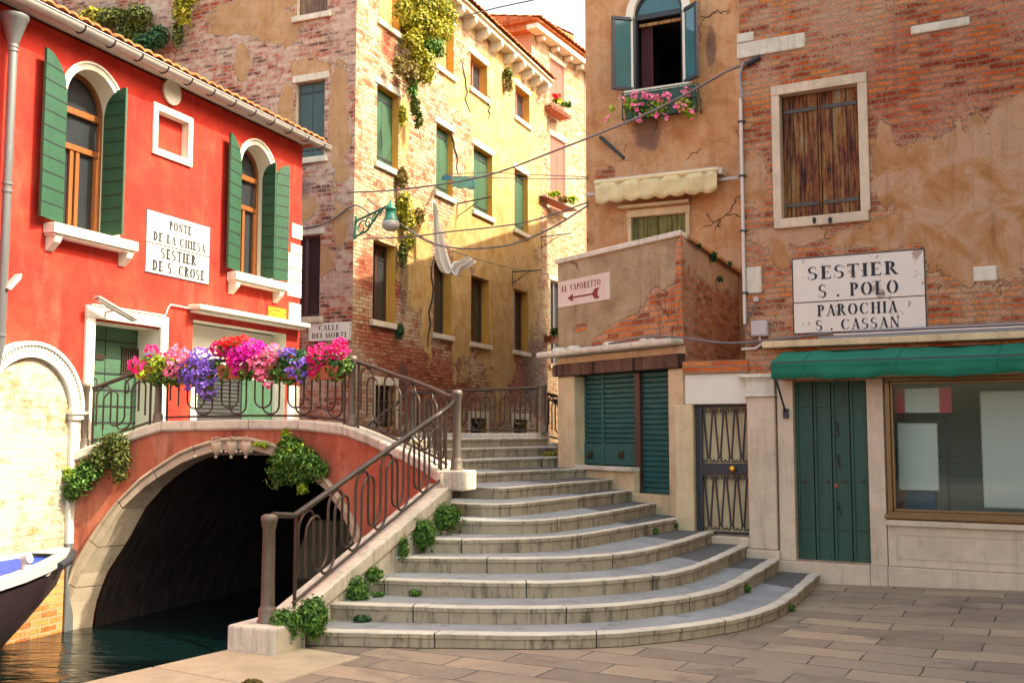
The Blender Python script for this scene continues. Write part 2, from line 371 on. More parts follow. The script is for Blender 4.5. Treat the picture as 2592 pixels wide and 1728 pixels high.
def build_materials():
    M = {}
    M['red'] = stucco('red plaster', [(.34, .016, .011), (.43, .030, .017), (.49, .060, .030)], stain=.34, dark=(.22, .012, .009), bump=.25, spots=.15, fade=(.50, .085, .05))
    M['bridge'] = stucco('orange red plaster', [(.22, .06, .033), (.38, .105, .055), (.46, .17, .095)], stain=.7, dark=(.06, .025, .02), bump=.4, spots=.25, seed=3, fade=(.44, .22, .14))
    M['white'] = stucco('white plaster', [(.62, .58, .47), (.68, .65, .54)], stain=.10, dark=(.4, .3, .22), bump=.12, spots=.08)
    M['istria'] = stone('pale stone', (.60, .55, .43), .35, (.16, .12, .09))
    M['gate_brick'] = brick_wall('pale yellow brick', [(.30, .15, .03), (.36, .25, .10), (.42, .34, .19), (.38, .27, .11)], (.26, .20, .12), .27, .085, lime=(.50, .46, .36), lime_amt=.85, seed=2, stain=.1, bump=.6)
    M['low_brick'] = brick_wall('wet orange brick', [(.32, .10, .02), (.48, .2, .05), (.55, .3, .1)], (.5, .36, .2), .27, .085, lime_amt=.3, seed=4, stain=.3)
    M['brk'] = brick_wall('old red brick', [(.10, .016, .008), (.35, .045, .016), (.40, .085, .03), (.52, .32, .22)], (.42, .32, .23), .27, .085, lime=(.56, .46, .36), lime_amt=.66, seed=11,
        plaster=blobs_px(BRK, [(640, 30, 120, 52), (612, 160, 20, 45), (785, 175, 50, 34), (857, 320, 26, 150), (725, 270, 20, 60), (862, 440, 20, 30), (858, 570, 22, 55), (818, 660, 28, 40), (770, 525, 40, 28), (700, 60, 70, 50)]),
        pl_cols=[(.34, .18, .075), (.42, .25, .12), (.5, .33, .2)], amp=1.0, grime=blobs_px(BRK, [(730, 480, 60, 40)]))
    M['sunw'] = brick_wall('sunlit pale brick', [(.24, .045, .018), (.40, .15, .06), (.46, .34, .22), (.42, .27, .14)], (.17, .115, .07), .27, .085, lime=(.48, .40, .27), lime_amt=.55, seed=23,
        plaster=blobs_px(SUNF, [(1290, 330, 85, 210), (1250, 480, 60, 170), (1330, 500, 45, 190), (1210, 600, 70, 100), (1165, 770, 30, 190), (1265, 800, 44, 235), (1060, 650, 34, 150), (1082, 800, 16, 120),
                                        (1335, 720, 32, 160), (1022, 330, 15, 100), (1290, 580, 60, 95), (1190, 250, 60, 60), (1020, 640, 22, 100)]),
        pl_cols=[(.34, .185, .05), (.43, .29, .11), (.50, .39, .20)], amp=.8, stain=.28, redder=blobs_px(SUNF, [(1060, 930, 110, 60), (960, 860, 60, 60), (930, 690, 25, 60), (1290, 950, 60, 70), (1100, 1000, 120, 60), (985, 110, 20, 50), (1010, 700, 22, 60)]), grime=blobs_px(SUNF, [(1022, 700, 12, 120), (1360, 950, 40, 120), (1020, 960, 14, 50)]))
    M['ochre'] = stucco('ochre plaster', [(.40, .20, .035), (.50, .28, .055), (.56, .36, .09)], stain=.25, seed=5)
    M['farw'] = brick_wall('cream brick', [(.32, .12, .04), (.42, .27, .14), (.46, .35, .22)], (.22, .16, .10), .26, .08, lime=(.48, .40, .28), lime_amt=.55, seed=31, stain=.2)
    M['farl'] = stucco('peach plaster', [(.40, .20, .11), (.48, .28, .18)], stain=.3, seed=7)
    M['stu'] = brick_wall('warm brown stucco', [(.22, .05, .02), (.46, .13, .04), (.5, .22, .09)], (.38, .27, .18), .26, .078, lime_amt=.2, seed=71, plaster=[(0, 0, 1, 1)],
        invert=blobs_px(STU, [(1532, 442, 26, 24)]), pl_cols=[(.33, .145, .055), (.42, .21, .09), (.49, .28, .14), (.47, .32, .20)], amp=.28, stain=.24, crack=True,
        grime=blobs_px(STU, [(1640, 330, 40, 60), (1800, 120, 14, 60)]))
    M['shopw'] = brick_wall('grey plaster over orange brick', [(.22, .05, .02), (.48, .12, .025), (.56, .2, .05), (.5, .22, .1)], (.38, .27, .18), .26, .078, lime_amt=.2, seed=41,
        invert=blobs_px(SHP, [(1690, 815, 85, 95), (1600, 850, 90, 50), (1728, 720, 22, 130), (1530, 872, 34, 26), (1470, 830, 16, 12)]), pl_cols=[(.24, .165, .085), (.35, .255, .14), (.45, .35, .215)], amp=.45, stain=.42, crack=True, plaster=[(0, 0, 1, 1)])
    M['shops'] = brick_wall('dark weathered brick', [(.18, .045, .02), (.38, .11, .045), (.44, .20, .09)], (.32, .21, .13), .26, .078, lime=(.34, .24, .2), lime_amt=.4, seed=47,
        plaster=[(1.6, 4.25, 2.2, .42)], pl_cols=[(.34, .21, .14), (.44, .29, .2)], amp=.6, stain=.35)
    M['rgt'] = brick_wall('worn orange brick', [(.20, .032, .012), (.44, .085, .018), (.52, .16, .035), (.46, .22, .10)], (.33, .215, .12), .245, .067, lime=(.42, .285, .195), lime_amt=.58, seed=53, redder=blobs_px(RGT, [(2380, 200, 260, 200), (2580, 420, 120, 240)]), rtint=(.86, .66, .68),
        plaster=blobs_px(RGT, [(2400, 470, 200, 150), (2500, 560, 200, 170), (2300, 570, 150, 40), (1910, 450, 32, 70), (1985, 600, 110, 26), (1975, 625, 34, 56), (2230, 600, 160, 30), (2240, 420, 30, 150), (2560, 340, 60, 130)]),
        pl_cols=[(.29, .125, .038), (.37, .18, .07), (.45, .275, .16), (.36, .215, .135)], amp=.75, stain=.22, crack=False)
    M['rim_brick'] = brick_wall('orange parapet brick', [(.34, .06, .02), (.5, .12, .025), (.55, .2, .05)], (.36, .24, .15), .26, .075, lime_amt=.15, seed=59)
    M['green'] = paint('green shutter paint', (.014, .066, .032), .55, .4, (.05, .13, .07), (3, 3, 3))
    M['green_door'] = paint('faded green door paint', (.045, .115, .062), .6, .5, (.11, .19, .11), (2, 2, 6))
    M['green_dark'] = paint('dark green metal paint', (.016, .062, .038), .6, .75, (.05, .13, .08), (5, 5, .5), seed=2)
    M['grey_green'] = paint('grey green shutter paint', (.035, .068, .064), .55, .3)
    M['sunny_green'] = paint('mid green shutter paint', (.022, .075, .034), .6, .3)
    M['teal_roll'] = paint('teal roller shutter paint', (.012, .090, .085), .5, .7, (.12, .19, .15), (3, 3, 5), metal=.1)
    M['brick_shut'] = paint('brick red shutter paint', (.22, .055, .03), .6, .2)
    M['wood'] = paint('varnished wood', (.22, .075, .018), .4, .45, (.35, .15, .05), (22, 22, 1.2))
    M['wood_dark'] = paint('dark brown window frame', (.06, .022, .014), .45, .4, None, (22, 22, 1.2))
    M['old_planks'] = planks('weathered shutter boards', [(.008, .006, .008), (.045, .014, .012), (.15, .045, .016), (.22, .115, .03), (.22, .18, .13)], .17)
    M['grey_planks'] = planks('grey boards', [(.06, .04, .04), (.16, .1, .07), (.26, .17, .1)], .15, seed=3)
    M['tan_planks'] = planks('tan boards', [(.2, .1, .03), (.4, .22, .08), (.5, .32, .14)], .22, seed=5)
    M['moss_planks'] = planks('mossy green boards', [(.05, .05, .02), (.14, .14, .04), (.22, .22, .08)], .17, seed=6)
    M['beam'] = planks('dark timber beam', [(.03, .016, .012), (.10, .055, .035), (.17, .1, .065)], .9, seed=8)
    M['tile'] = stucco('terracotta tile', [(.26, .07, .025), (.42, .14, .05), (.48, .22, .1)], stain=.4, scale=6, seed=4)
    M['terracotta'] = plain('terracotta pot', (.42, .11, .045), .8)
    M['zinc'] = paint('zinc gutter', (.42, .40, .37), .45, .35, (.55, .52, .48), (6, 6, 1), metal=.35)
    M['pipe'] = paint('grey downpipe', (.16, .17, .17), .45, .4, (.26, .26, .26), metal=.4)
    M['iron'] = paint('dark iron', (.018, .018, .024), .5, .3, (.08, .05, .03))
    M['rust_rail'] = paint('worn brown iron', (.060, .042, .030), .42, .7, (.22, .135, .065), (3, 3, 3), metal=.35)
    M['post'] = paint('grey cast iron', (.145, .112, .082), .55, .75, (.26, .14, .075), (6, 6, 1.5), metal=.25)
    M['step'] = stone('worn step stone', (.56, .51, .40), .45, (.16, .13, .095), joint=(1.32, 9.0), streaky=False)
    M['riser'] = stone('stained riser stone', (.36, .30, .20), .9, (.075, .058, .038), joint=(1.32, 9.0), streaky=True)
    M['coping'] = stone('weathered coping stone', (.56, .51, .40), .5, (.12, .10, .07), seed=4)
    M['ring'] = stone('arch stone', (.42, .34, .235), .55, (.12, .09, .06), seed=6, streaky=False)
    M['quay'] = stone('quay slab stone', (.40, .325, .21), .4, (.12, .095, .065), seed=9, streaky=False)
    g = G('grey trachyte tread', .85); a = g.noise(g.ob, 1.6, 5, .65); f = g.noise(g.ob, 60, 4, .8); b2 = g.noise(g.map(g.ob, (7, 0, 0)), 5, 6, .7)
    c = g.ramp(a, [(.3, (.19, .20, .20)), (.7, (.30, .31, .305))]); c = g.mix(g.math('MULTIPLY', g.step(f, .5, .7), .5), c, (.09, .085, .08)); c = g.mix(g.math('MULTIPLY', g.step(b2, .52, .68), .55), c, (.085, .08, .072))
    M['tread'] = g.fin(c, g.bump(f, .4, .008))
    g = G('dark gravel infill', .95); f = g.noise(g.ob, 75, 4, .85); a = g.noise(g.ob, 3, 5, .6)
    M['gravel'] = g.fin(g.mix(a, g.ramp(f, [(.38, (.03, .03, .028)), (.62, (.21, .20, .18))]), (.10, .097, .09)), g.bump(f, .9, .015))
    g = G('paving stone', .72, spec=.4); v = g.map(g.ob, (0, 0, 0), (1, 1, 1), (0, 0, R(28.7))); wob = g.noise(g.ob, 2.2, 3, .5, col=True)
    v2 = g.vm('ADD', v, g.vm('MULTIPLY', g.vm('SUBTRACT', wob, (.5, .5, .5)), (.06, .05, 0)))
    rnd, mo = g.brick(v2, .80, .34, .009, smooth=.4, off=.42); big = g.noise(g.ob, .6, 5, .6); med = g.noise(g.ob, 4.5, 6, .7); f = g.noise(g.ob, 45, 5, .75)
    c = g.ramp(g.math('ADD', g.math('MULTIPLY', rnd, .5), g.math('MULTIPLY', med, .5)), [(.2, (.17, .130, .092)), (.5, (.255, .200, .135)), (.8, (.36, .27, .170))])
    c = g.mix(g.math('MULTIPLY', g.step(big, .45, .7), .4), c, (.13, .105, .095)); c = g.mix(g.math('MULTIPLY', g.step(f, .55, .7), .35), c, (.09, .07, .06))
    sp_ = g.step(g.vor(g.ob, 5.5), .06, .03); c = g.mix(g.math('MULTIPLY', sp_, g.step(g.noise(g.ob, 1.3, 2, .5), .45, .6)), c, (.05, .042, .038)); sp2 = g.step(g.vor(g.map(g.ob, (3, 5, 0)), 2.1), .035, .02); c = g.mix(g.math('MULTIPLY', sp2, .7), c, (.5, .46, .4))
    st_ = g.noise(g.map(g.ob, (9, 2, 0)), 1.4, 6, .72, .6); c = g.mix(g.math('MULTIPLY', g.step(st_, .52, .68), .5), c, (.09, .072, .056))
    gapv = g.math('MULTIPLY', mo, g.step(g.noise(g.ob, 2.7, 4, .6), .34, .56)); c = g.mix(g.math('MULTIPLY', g.step(med, .60, .70), .45), c, (.085, .066, .056)); c = g.mix(g.math('MULTIPLY', gapv, .85), c, (.03, .023, .018))
    M['paving'] = g.fin(c, g.bump(g.math('SUBTRACT', g.math('ADD', g.math('MULTIPLY', med, .5), g.math('MULTIPLY', f, .25)), g.math('MULTIPLY', gapv, 1.6)), .5, .02))
    g = G('canal water', .035); g.put(g.b.inputs['IOR'], 1.33); v = g.map(g.ob, (0, 0, 0), (1.0, 2.6, 1), (0, 0, R(20)))
    hgt = g.math('ADD', g.noise(v, 1.5, 3, .5, .6), g.math('MULTIPLY', g.noise(v, 6, 3, .55), .22)); M['water'] = g.fin((.002, .008, .008), g.bump(hgt, .34, .12))
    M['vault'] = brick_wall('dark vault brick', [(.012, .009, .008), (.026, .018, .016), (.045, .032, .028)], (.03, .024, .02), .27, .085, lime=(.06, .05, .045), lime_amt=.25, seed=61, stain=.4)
    M['glass_dark'] = pane('dark window glass', (.035, .04, .045)); M['glass_teal'] = pane('teal reflecting glass', (.05, .16, .17), .05); M['glass_grey'] = pane('grey window glass', (.09, .10, .095))
    M['shop_glass'] = glassmat('shop window glass', (.96, .98, .97), .0)
    M['letter'] = plain('black letter paint', (.012, .012, .02), .7); M['letter_red'] = plain('dark red letter paint', (.20, .028, .02), .7)
    g = G('sign plaster', .85); f = g.noise(g.ob, 5, 7, .75); M['sign'] = g.fin(g.mix(g.math('MULTIPLY', g.step(f, .5, .8), .2), (.62, .60, .55), (.42, .37, .30)))
    g = G('flaking sign plaster', .85); f = g.noise(g.map(g.ob, (1.3, 0, 0)), 3.2, 8, .72, .4); f2 = g.noise(g.ob, 6, 4, .6)
    fl = g.step(g.math('ADD', g.math('MULTIPLY', f, .8), g.math('MULTIPLY', f2, .2)), .565, .585); c = g.mix(fl, g.mix(f2, (.60, .53, .45), (.68, .62, .54)), (.36, .27, .20)); M['sign_old'] = g.fin(c, g.bump(g.math('SUBTRACT', 1.0, fl), .5, .01))
    M['sign_pink'] = stucco('pinkish sign plaster', [(.58, .46, .37), (.66, .55, .46)], stain=.1, seed=9)
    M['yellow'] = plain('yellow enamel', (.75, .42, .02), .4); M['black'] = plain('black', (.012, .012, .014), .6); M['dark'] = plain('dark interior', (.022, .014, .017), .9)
    M['awning'] = paint('green awning canvas', (.004, .155, .088), .85, .6, (.02, .21, .13), (1.0, 5, 5), bump=.3)
    M['cream'] = paint('cream awning canvas', (.56, .47, .25), .8, .35, (.6, .53, .36), (5, 5, 3))
    M['cable'] = plain('grey cable', (.13, .115, .115), .6); M['conduit'] = plain('pale conduit', (.56, .50, .44), .5); M['conduit_grey'] = plain('grey conduit', (.22, .23, .25), .5)
    M['box_grey'] = plain('grey plastic box', (.42, .37, .34), .5); M['bronze'] = paint('bronze window frame', (.20, .105, .04), .35, .4, metal=.5)
    M['jamb'] = stone('pinkish stone', (.56, .45, .32), .3, (.2, .13, .08), seed=12); M['pillar'] = stone('warm plastered stone', (.58, .45, .26), .35, (.20, .13, .07), seed=14)
    M['brass'] = plain('brass', (.75, .42, .05), .3, .9); M['lampgreen'] = paint('lamp green enamel', (.015, .16, .09), .35, .3); M['lampglass'] = plain('frosted lamp glass', (.40, .38, .34), .3)
    M['cloth'] = leafmat('white sheet', [(.66, .60, .50)], .9, .4); M['sign_sun'] = plain('dimmed sunlit sign plaster', (.36, .355, .33), .85); M['sign_shade'] = plain('white plaster sign', (.72, .70, .62), .85); M['cloth_blue'] = plain('blue cloth', (.02, .22, .55), .9); M['cloth_teal'] = plain('teal cloth', (.12, .42, .42), .9)  # sunlit sign plaster darkened to offset the sun, shaded copy brightened
    M['curtain'] = plain('dark red curtain', (.06, .012, .016), .9)
    M['board'] = plain('white board', (.46, .475, .42), .45); M['blue_dark'] = plain('dark blue cloth', (.025, .075, .115), .9); M['redboard'] = plain('red board', (.42, .012, .03), .5)
    g = G('grey slat blind', .6); wv = g.n('ShaderNodeTexWave', bands_direction='Z'); g.put(wv.inputs['Vector'], g.ob); wv.inputs['Scale'].default_value = 9.0; M['blind'] = g.fin(g.ramp(wv.outputs[1], [(.2, (.26, .265, .225)), (.8, (.37, .37, .31))]))
    M['hull'] = paint('dark boat hull', (.030, .018, .022), .35, .35); M['gel'] = plain('white gelcoat', (.40, .39, .37), .35); M['tarp'] = plain('blue cover', (.004, .035, .34), .55); M['rubber'] = plain('black rubber', (.015, .015, .02), .7)
    M['leaf'] = leafmat('green leaves', [(.025, .075, .012), (.06, .15, .022), (.10, .22, .03), (.16, .28, .04)]); M['leaf_lime'] = leafmat('lime leaves', [(.12, .22, .01), (.28, .42, .02), (.42, .52, .04)])
    M['leaf_yel'] = leafmat('yellow green leaves', [(.10, .13, .012), (.26, .26, .02), (.42, .36, .03), (.30, .30, .02)]); M['leaf_brown'] = leafmat('dry brown leaves', [(.12, .07, .02), (.24, .16, .04), (.2, .2, .05)])
    M['leaf_ol'] = leafmat('olive leaves', [(.03, .05, .012), (.09, .12, .02), (.16, .17, .03)]); M['leaf_blue'] = leafmat('blue green leaves', [(.02, .07, .028), (.045, .13, .05), (.07, .18, .06)])
    for k, c in dict(magenta=[(.55, .005, .30), (.75, .01, .42)], pink=[(.75, .10, .28), (.85, .25, .40)], crimson=[(.60, .005, .12), (.75, .02, .22)], violet=[(.16, .09, .50), (.30, .17, .68), (.22, .12, .6)], red=[(.60, .015, .015), (.72, .04, .03)], rose=[(.7, .10, .28), (.8, .3, .42)]).items():
        M['fl_' + k] = leafmat(k + ' petals', c, .6, .3)
    return M
MT = build_materials()
# ---------------------------------------------------------------- stencilled roman capitals
def _ell(cx, cy, rx, ry, tx, ty, a0, a1, n=12):
    o = []; i = []
    for k in range(n + 1):
        a = R(a0 + (a1 - a0) * k / n); o.append((cx + rx * math.cos(a), cy + ry * math.sin(a))); i.append((cx + (rx - tx) * math.cos(a), cy + (ry - ty) * math.sin(a)))
    return [[o[k], o[k + 1], i[k + 1], i[k]] for k in range(n)]
def _rc(x0, x1, y0, y1): return [[(x0, y0), (x1, y0), (x1, y1), (x0, y1)]]
def _dg(x0, y0, x1, y1, t): return [[(x0 - t / 2, y0), (x0 + t / 2, y0), (x1 + t / 2, y1), (x1 - t / 2, y1)]]
STROKE = [.21, .075]
def glyph(ch):
    T, t = STROKE
    st = lambda x: _rc(x, x + T, .0, 1) + _rc(x - .07, x + T + .07, 0, t) + _rc(x - .07, x + T + .07, 1 - t, 1)
    if ch == 'I': return st(.08), .33
    if ch == 'L': return st(.08) + _rc(.30, .66, 0, t) + [[(.66, 0), (.66, .28), (.58, .05)]], .70
    if ch == 'T': return _rc(.27, .44, 0, .93) + _rc(.2, .51, 0, t) + _rc(.0, .71, 1 - t, 1) + [[(0, 1), (0, .72), (.08, .95)], [(.71, 1), (.63, .95), (.71, .72)]], .72
    if ch == 'E': return st(.08) + _rc(.29, .62, 0, t) + _rc(.29, .62, 1 - t, 1) + _rc(.29, .5, .49, .54) + [[(.64, 0), (.64, .28), (.56, .05)], [(.62, 1), (.54, .95), (.62, .74)], [(.5, .4), (.5, .63), (.46, .51)]], .68
    if ch == 'H': return st(.08) + st(.58) + _rc(.28, .55, .48, .53), .84
    if ch == 'P': return st(.08) + _ell(.30, .73, .34, .27, T, t, -80, 80), .68
    if ch == 'R': return st(.08) + _ell(.30, .73, .32, .27, T, t, -80, 80) + _dg(.68, 0, .40, .46, .19) + _rc(.6, .82, 0, t), .80
    if ch == 'D': return st(.08) + _ell(.30, .5, .46, .5, T, t, -82, 82), .80
    if ch == 'O': return _ell(.42, .5, .42, .5, T, t, 98, 262) + _ell(.42, .5, .42, .5, T, t, -82, 82), .86
    if ch == 'C': return _ell(.42, .5, .42, .5, T, t, 96, 264) + _ell(.42, .5, .38, .5, .06, t, 35, 82) + _ell(.42, .5, .38, .5, .06, t, -82, -35) + [[(.74, .98), (.68, .9), (.74, .66)]], .80
    if ch == 'S': return _ell(.30, .73, .28, .27, .15, t, 60, 275) + _ell(.30, .26, .30, .28, .16, t, -120, 80) + [[(.52, .98), (.46, .92), (.52, .7)], [(.02, .02), (.08, .08), (.02, .32)]], .64
    if ch == 'A': return _dg(.10, 0, .40, .95, .07) + _dg(.66, 0, .40, 1, .19) + _rc(.24, .54, .30, .345) + _rc(.0, .22, 0, t) + _rc(.52, .80, 0, t), .78
    if ch == 'V': return _dg(.40, 0, .12, 1, .19) + _dg(.40, .03, .68, 1, .07) + _rc(0, .26, 1 - t, 1) + _rc(.56, .80, 1 - t, 1), .78
    if ch == 'N': return _rc(.10, .16, 0, 1) + _rc(.68, .74, 0, 1) + _dg(.70, 0, .16, 1, .19) + _rc(.0, .26, 0, t) + _rc(.58, .84, 1 - t, 1), .86
    if ch == 'M': return _rc(.10, .16, 0, 1) + _rc(.78, .95, 0, 1) + _dg(.47, .0, .16, 1, .17) + _dg(.47, 0, .82, 1, .06) + _rc(0, .26, 0, t) + _rc(.70, 1.03, 0, t), 1.04
    if ch == '.': return _ell(.10, .10, .10, .10, .1, .1, 0, 360, 8), .24
    return [], .42
def write(mb, text, uc, z, h, y, wid=None, gap=.16, m=0):
    """text centred on uc with its baseline at z, height h; wid stretches it to that width"""
    gl = [glyph(c) for c in text]; tot = sum(a for _, a in gl) + gap * (len(gl) - 1); sx = h if wid is None else wid / tot; x = uc - tot * sx / 2
    for polys, adv in gl:
        for p in polys:
            q = [(x + a * sx, z + b * h) for a, b in p]
            A = sum(q[i][0] * q[(i + 1) % len(q)][1] - q[(i + 1) % len(q)][0] * q[i][1] for i in range(len(q)))
            if A < 0: q = q[::-1]
            mb.add([(a, y, b) for a, b in q], [tuple(range(len(q)))], m)
        x += (adv + gap) * sx
def rect_frame(mb, u0, u1, z0, z1, t, y0, y1, m=0, bottom=True):
    mb.box(u0, u1, y0, y1, z1 - t, z1, m)
    if bottom: mb.box(u0, u1, y0, y1, z0, z0 + t, m)
    zb = z0 + (t if bottom else 0)
    mb.box(u0, u0 + t, y0, y1, zb, z1 - t, m); mb.box(u1 - t, u1, y0, y1, zb, z1 - t, m)
def arch_band(mb, u0, u1, z, t, y0, y1, m=0, n=18, foot=None):
    c = (u0 + u1) / 2; ro = (u1 - u0) / 2; ri = ro - t; P = []
    for k in range(n + 1):
        a = math.pi * k / n; P.append(((c - ro * math.cos(a), z + ro * math.sin(a)), (c - ri * math.cos(a), z + ri * math.sin(a))))
    if foot is not None: P = [((u0, foot), (u0 + t, foot))] + P + [((u1, foot), (u1 - t, foot))]
    for (o, i), (o2, i2) in zip(P, P[1:]):
        mb.quad((o[0], y0, o[1]), (i[0], y0, i[1]), (i2[0], y0, i2[1]), (o2[0], y0, o2[1]), m)
        mb.quad((o[0], y1, o[1]), (o[0], y0, o[1]), (o2[0], y0, o2[1]), (o2[0], y1, o2[1]), m)
        mb.quad((i[0], y0, i[1]), (i[0], y1, i[1]), (i2[0], y1, i2[1]), (i2[0], y0, i2[1]), m)
    return mb
def pantiles(u0, u1, y0, z0, depth, pitch, per=.2, amp=.045, th=.03, m=0):
    mb = MB(); n = int((u1 - u0) / per) * 8; rows = max(1, int(depth / .38)); tp = math.tan(R(pitch)); rng = random.Random(int(u1 * 100))
    off = [rng.uniform(-.02, .02) for _ in range(n // 8 + 1)]
    for r in range(rows):
        a, b = y0 + depth * r / rows - .04, y0 + depth * (r + 1) / rows; vs = []
        for i in range(n + 1):
            u = u0 + (u1 - u0) * i / n; s = abs(math.sin(math.pi * (u - u0) / per)); dz = amp * (s ** .7) * (1.0 if s > .2 else .6); o = off[min(len(off) - 1, i // 8)] if r == 0 else 0
            za, zb = z0 + (a - y0 + o) * tp + dz + .03, z0 + (b - y0) * tp + dz
            vs += [(u, a + o, za - th), (u, a + o, za), (u, b, zb)]
        fs = []
        for i in range(n):
            p, q = i * 3, i * 3 + 3; fs += [(p, q, q + 1, p + 1), (p + 1, q + 1, q + 2, p + 2)]
        mb.add(vs, fs, m, None, False)
    mb.box(u0, u1, y0 + .06, y0 + depth, z0 - .06, z0 - .02, m)
    v = [(u0, y0, z0 - .03), (u0, y0 + depth, z0 - .03), (u0, y0 + depth, z0 + depth * tp), (u1, y0, z0 - .03), (u1, y0 + depth, z0 - .03), (u1, y0 + depth, z0 + depth * tp)]
    mb.add(v, [(0, 2, 1), (3, 4, 5), (1, 2, 5, 4)], m)
    return mb

# ================================================================ THE SETTING: water, pavement
WATER_Z = -.72
mb = MB(); mb.quad((-30, -30, WATER_Z), (6, -30, WATER_Z), (6, 30, WATER_Z), (-30, 30, WATER_Z)); single('water', mb, MT['water'], WORLD, None, None, kind='structure')
Q0, Q1 = atz(231, 1728, 0), atz(611.6, 1640, 0); qd = (Q1 - Q0); qd.z = 0; qd.normalize()
QA = Q0 - qd * 14; QB = Vector((-2.02, 9.0, 0))
mb = MB(); gz = lambda X: 0.0 if X < 3.2 else .036 * (X - 3.2)
xs = [-3.6, 0, 3.2, 4.5, 6.0, 9.0, 60]
edge = [(QA.x, QA.y), (Q0.x, Q0.y), (Q1.x, Q1.y), (QB.x, QB.y), (-.85, 11.5), (-.3, 14.0)]
inner = [(3.2, QA.y), (3.2, Q0.y), (3.2, Q1.y), (3.2, QB.y), (3.2, 11.5), (3.2, 14.0)]
for (a, b), (c, d) in zip(zip(edge, inner), zip(edge[1:], inner[1:])):
    mb.quad((*a, 0), (*b, 0), (*d, 0), (*c, 0))
far = [(3.2, QA.y), (6.5, QA.y), (6.5, 14.0), (3.2, 14.0)]
mb.add([(x, y, gz(x)) for x, y in far], [(0, 1, 2, 3)])
mb.quad((6.5, QA.y, gz(6.5)), (200, QA.y, gz(6.5)), (200, 14.0, gz(6.5)), (6.5, 14.0, gz(6.5)))
mb.quad((QA.x, -300, 0), (200, -300, 0), (200, QA.y, 0), (QA.x, QA.y, 0))
for a, b in zip(edge, edge[1:]): mb.quad((*b, 0), (*a, 0), (*a, -2), (*b, -2))
single('pavement', mb, MT['paving'], WORLD, None, None, kind='structure')
nq = Vector((qd.y, -qd.x, 0)); mb = MB(); W1, W2 = 1.55, .95
a, b = Q0 - qd * 5, Q1 + qd * .25
segs = 6; e0 = nq * -.03
for k in range(segs):
    p, q = a.lerp(b, k / segs) + qd * .006, a.lerp(b, (k + 1) / segs) - qd * .006
    wa, wb = 1.5 - .45 * k / segs, 1.5 - .45 * (k + 1) / segs
    P = [p + e0, p + nq * wa, q + nq * wb, q + e0]
    mb.slab([(v.x, v.y) for v in P], -.30, .012)
single('quay_edge', mb, MT['quay'], WORLD, None, None, kind='structure', bevel=.012)
mb = MB(); mb.quad((-14, 17.9, .25), (14, 17.9, .25), (14, 60, .25), (-14, 60, .25)); mb.quad((-14, 17.9, -2), (14, 17.9, -2), (14, 17.9, .25), (-14, 17.9, .25))
single('alley_pavement', mb, MT['paving'], WORLD, None, None, kind='structure')

# ================================================================ RED HOUSE
red = thing('red_house', 'red plastered house with green shutters, white trim and a tiled roof beside the canal', 'house', RED, (2.5, 0, -.7))
GUT = RED.uz(458, 212, -.30)[1]; EAVE = GUT + .02
WA = (-.26, .69, 4.33, 6.03, True, .34); WB = (3.50, 4.40, 4.26, 6.02, True, .34)
DO = (.37, 1.66, 1.2, 3.20, False, .42); NI = (1.49, 2.17, 5.80, 6.35, False, .10); SHO = (2.42, 4.94, 1.2, 3.42, False, .34)
wb = MB(); wall(wb, -9, 5.36, 1.2 - 2.2, EAVE + .05, 0, [WA, WB, DO, NI, SHO], .34, 0, 1)
wb.quad((5.36, 0, -1), (5.36, 6, -1), (5.36, 6, EAVE + .05), (5.36, 0, EAVE + .05)); wb.quad((-9, 6, -1), (-9, 0, -1), (-9, 0, EAVE + .05), (-9, 6, EAVE + .05))
wb.quad((5.36, 6, -1), (-9, 6, -1), (-9, 6, EAVE + .05), (5.36, 6, EAVE + .05)); wb.quad((-9, 0, EAVE + .05), (5.36, 0, EAVE + .05), (5.36, 6, EAVE + .05), (-9, 6, EAVE + .05))
part('wall', wb, [MT['red'], MT['white']], red)
mb = MB(); mb.box(NI[0], NI[1], .10, .12, NI[2], NI[3]); rn = part('blind_window', mb, MT['red'], red)
mb = MB(); rect_frame(mb, NI[0] - .1, NI[1] + .1, NI[2] - .1, NI[3] + .1, .10, -.035, .0); part('frame', mb, MT['white'], rn, bevel=.008)
mb = MB(); u, z = RED.uz(431, 234.5); mb.lathe([(.0, 0), (.17, 0), (.19, .012), (.19, .05)], n=28, flute=0)
mb.xf(Matrix.Translation((u, 0, z)) @ Matrix.Rotation(R(90), 4, 'X')); part('medallion', mb, MT['white'], red)
part('roof', pantiles(-9, 5.62, -.30, EAVE + .16, 4.0, 15), MT['tile'], red)
mb = MB(); gp = []
for k in range(13): a = math.pi * k / 12; gp.append((-.30 - .085 * math.cos(a), -.085 * math.sin(a)))
us = [-9, -.5, 2.5, 5.72]
vs = []; fs = []
for u in us:
    for y, dz in gp: vs.append((u, y, EAVE + .10 + dz))
for i in range(len(us) - 1):
    for k in range(12): a = i * 13 + k; fs += [(a, a + 1, a + 14, a + 13)]
mb.add(vs, fs, 0, None, True); mb.add([(5.72, y, EAVE + .10 + d) for y, d in gp], [tuple(range(13))])
mb.tube([(-9, -.385, EAVE + .105), (5.72, -.385, EAVE + .105)], .011)
gut = part('gutter', mb, MT['zinc'], red)
mb = MB(); mb.box(-9, 5.36, -.22, 0, EAVE + .085, EAVE + .13); part('eaves', mb, MT['white'], red)
for k in range(12):
    b = MB(); u = -.35 + k * .53; pp = [(u, -.30 - .092 * math.cos(math.pi * j / 10), EAVE + .10 - .092 * math.sin(math.pi * j / 10)) for j in range(11)]
    b.tube(pp, .012, 5); part('gutter_bracket', b, MT['rust_rail'], gut)
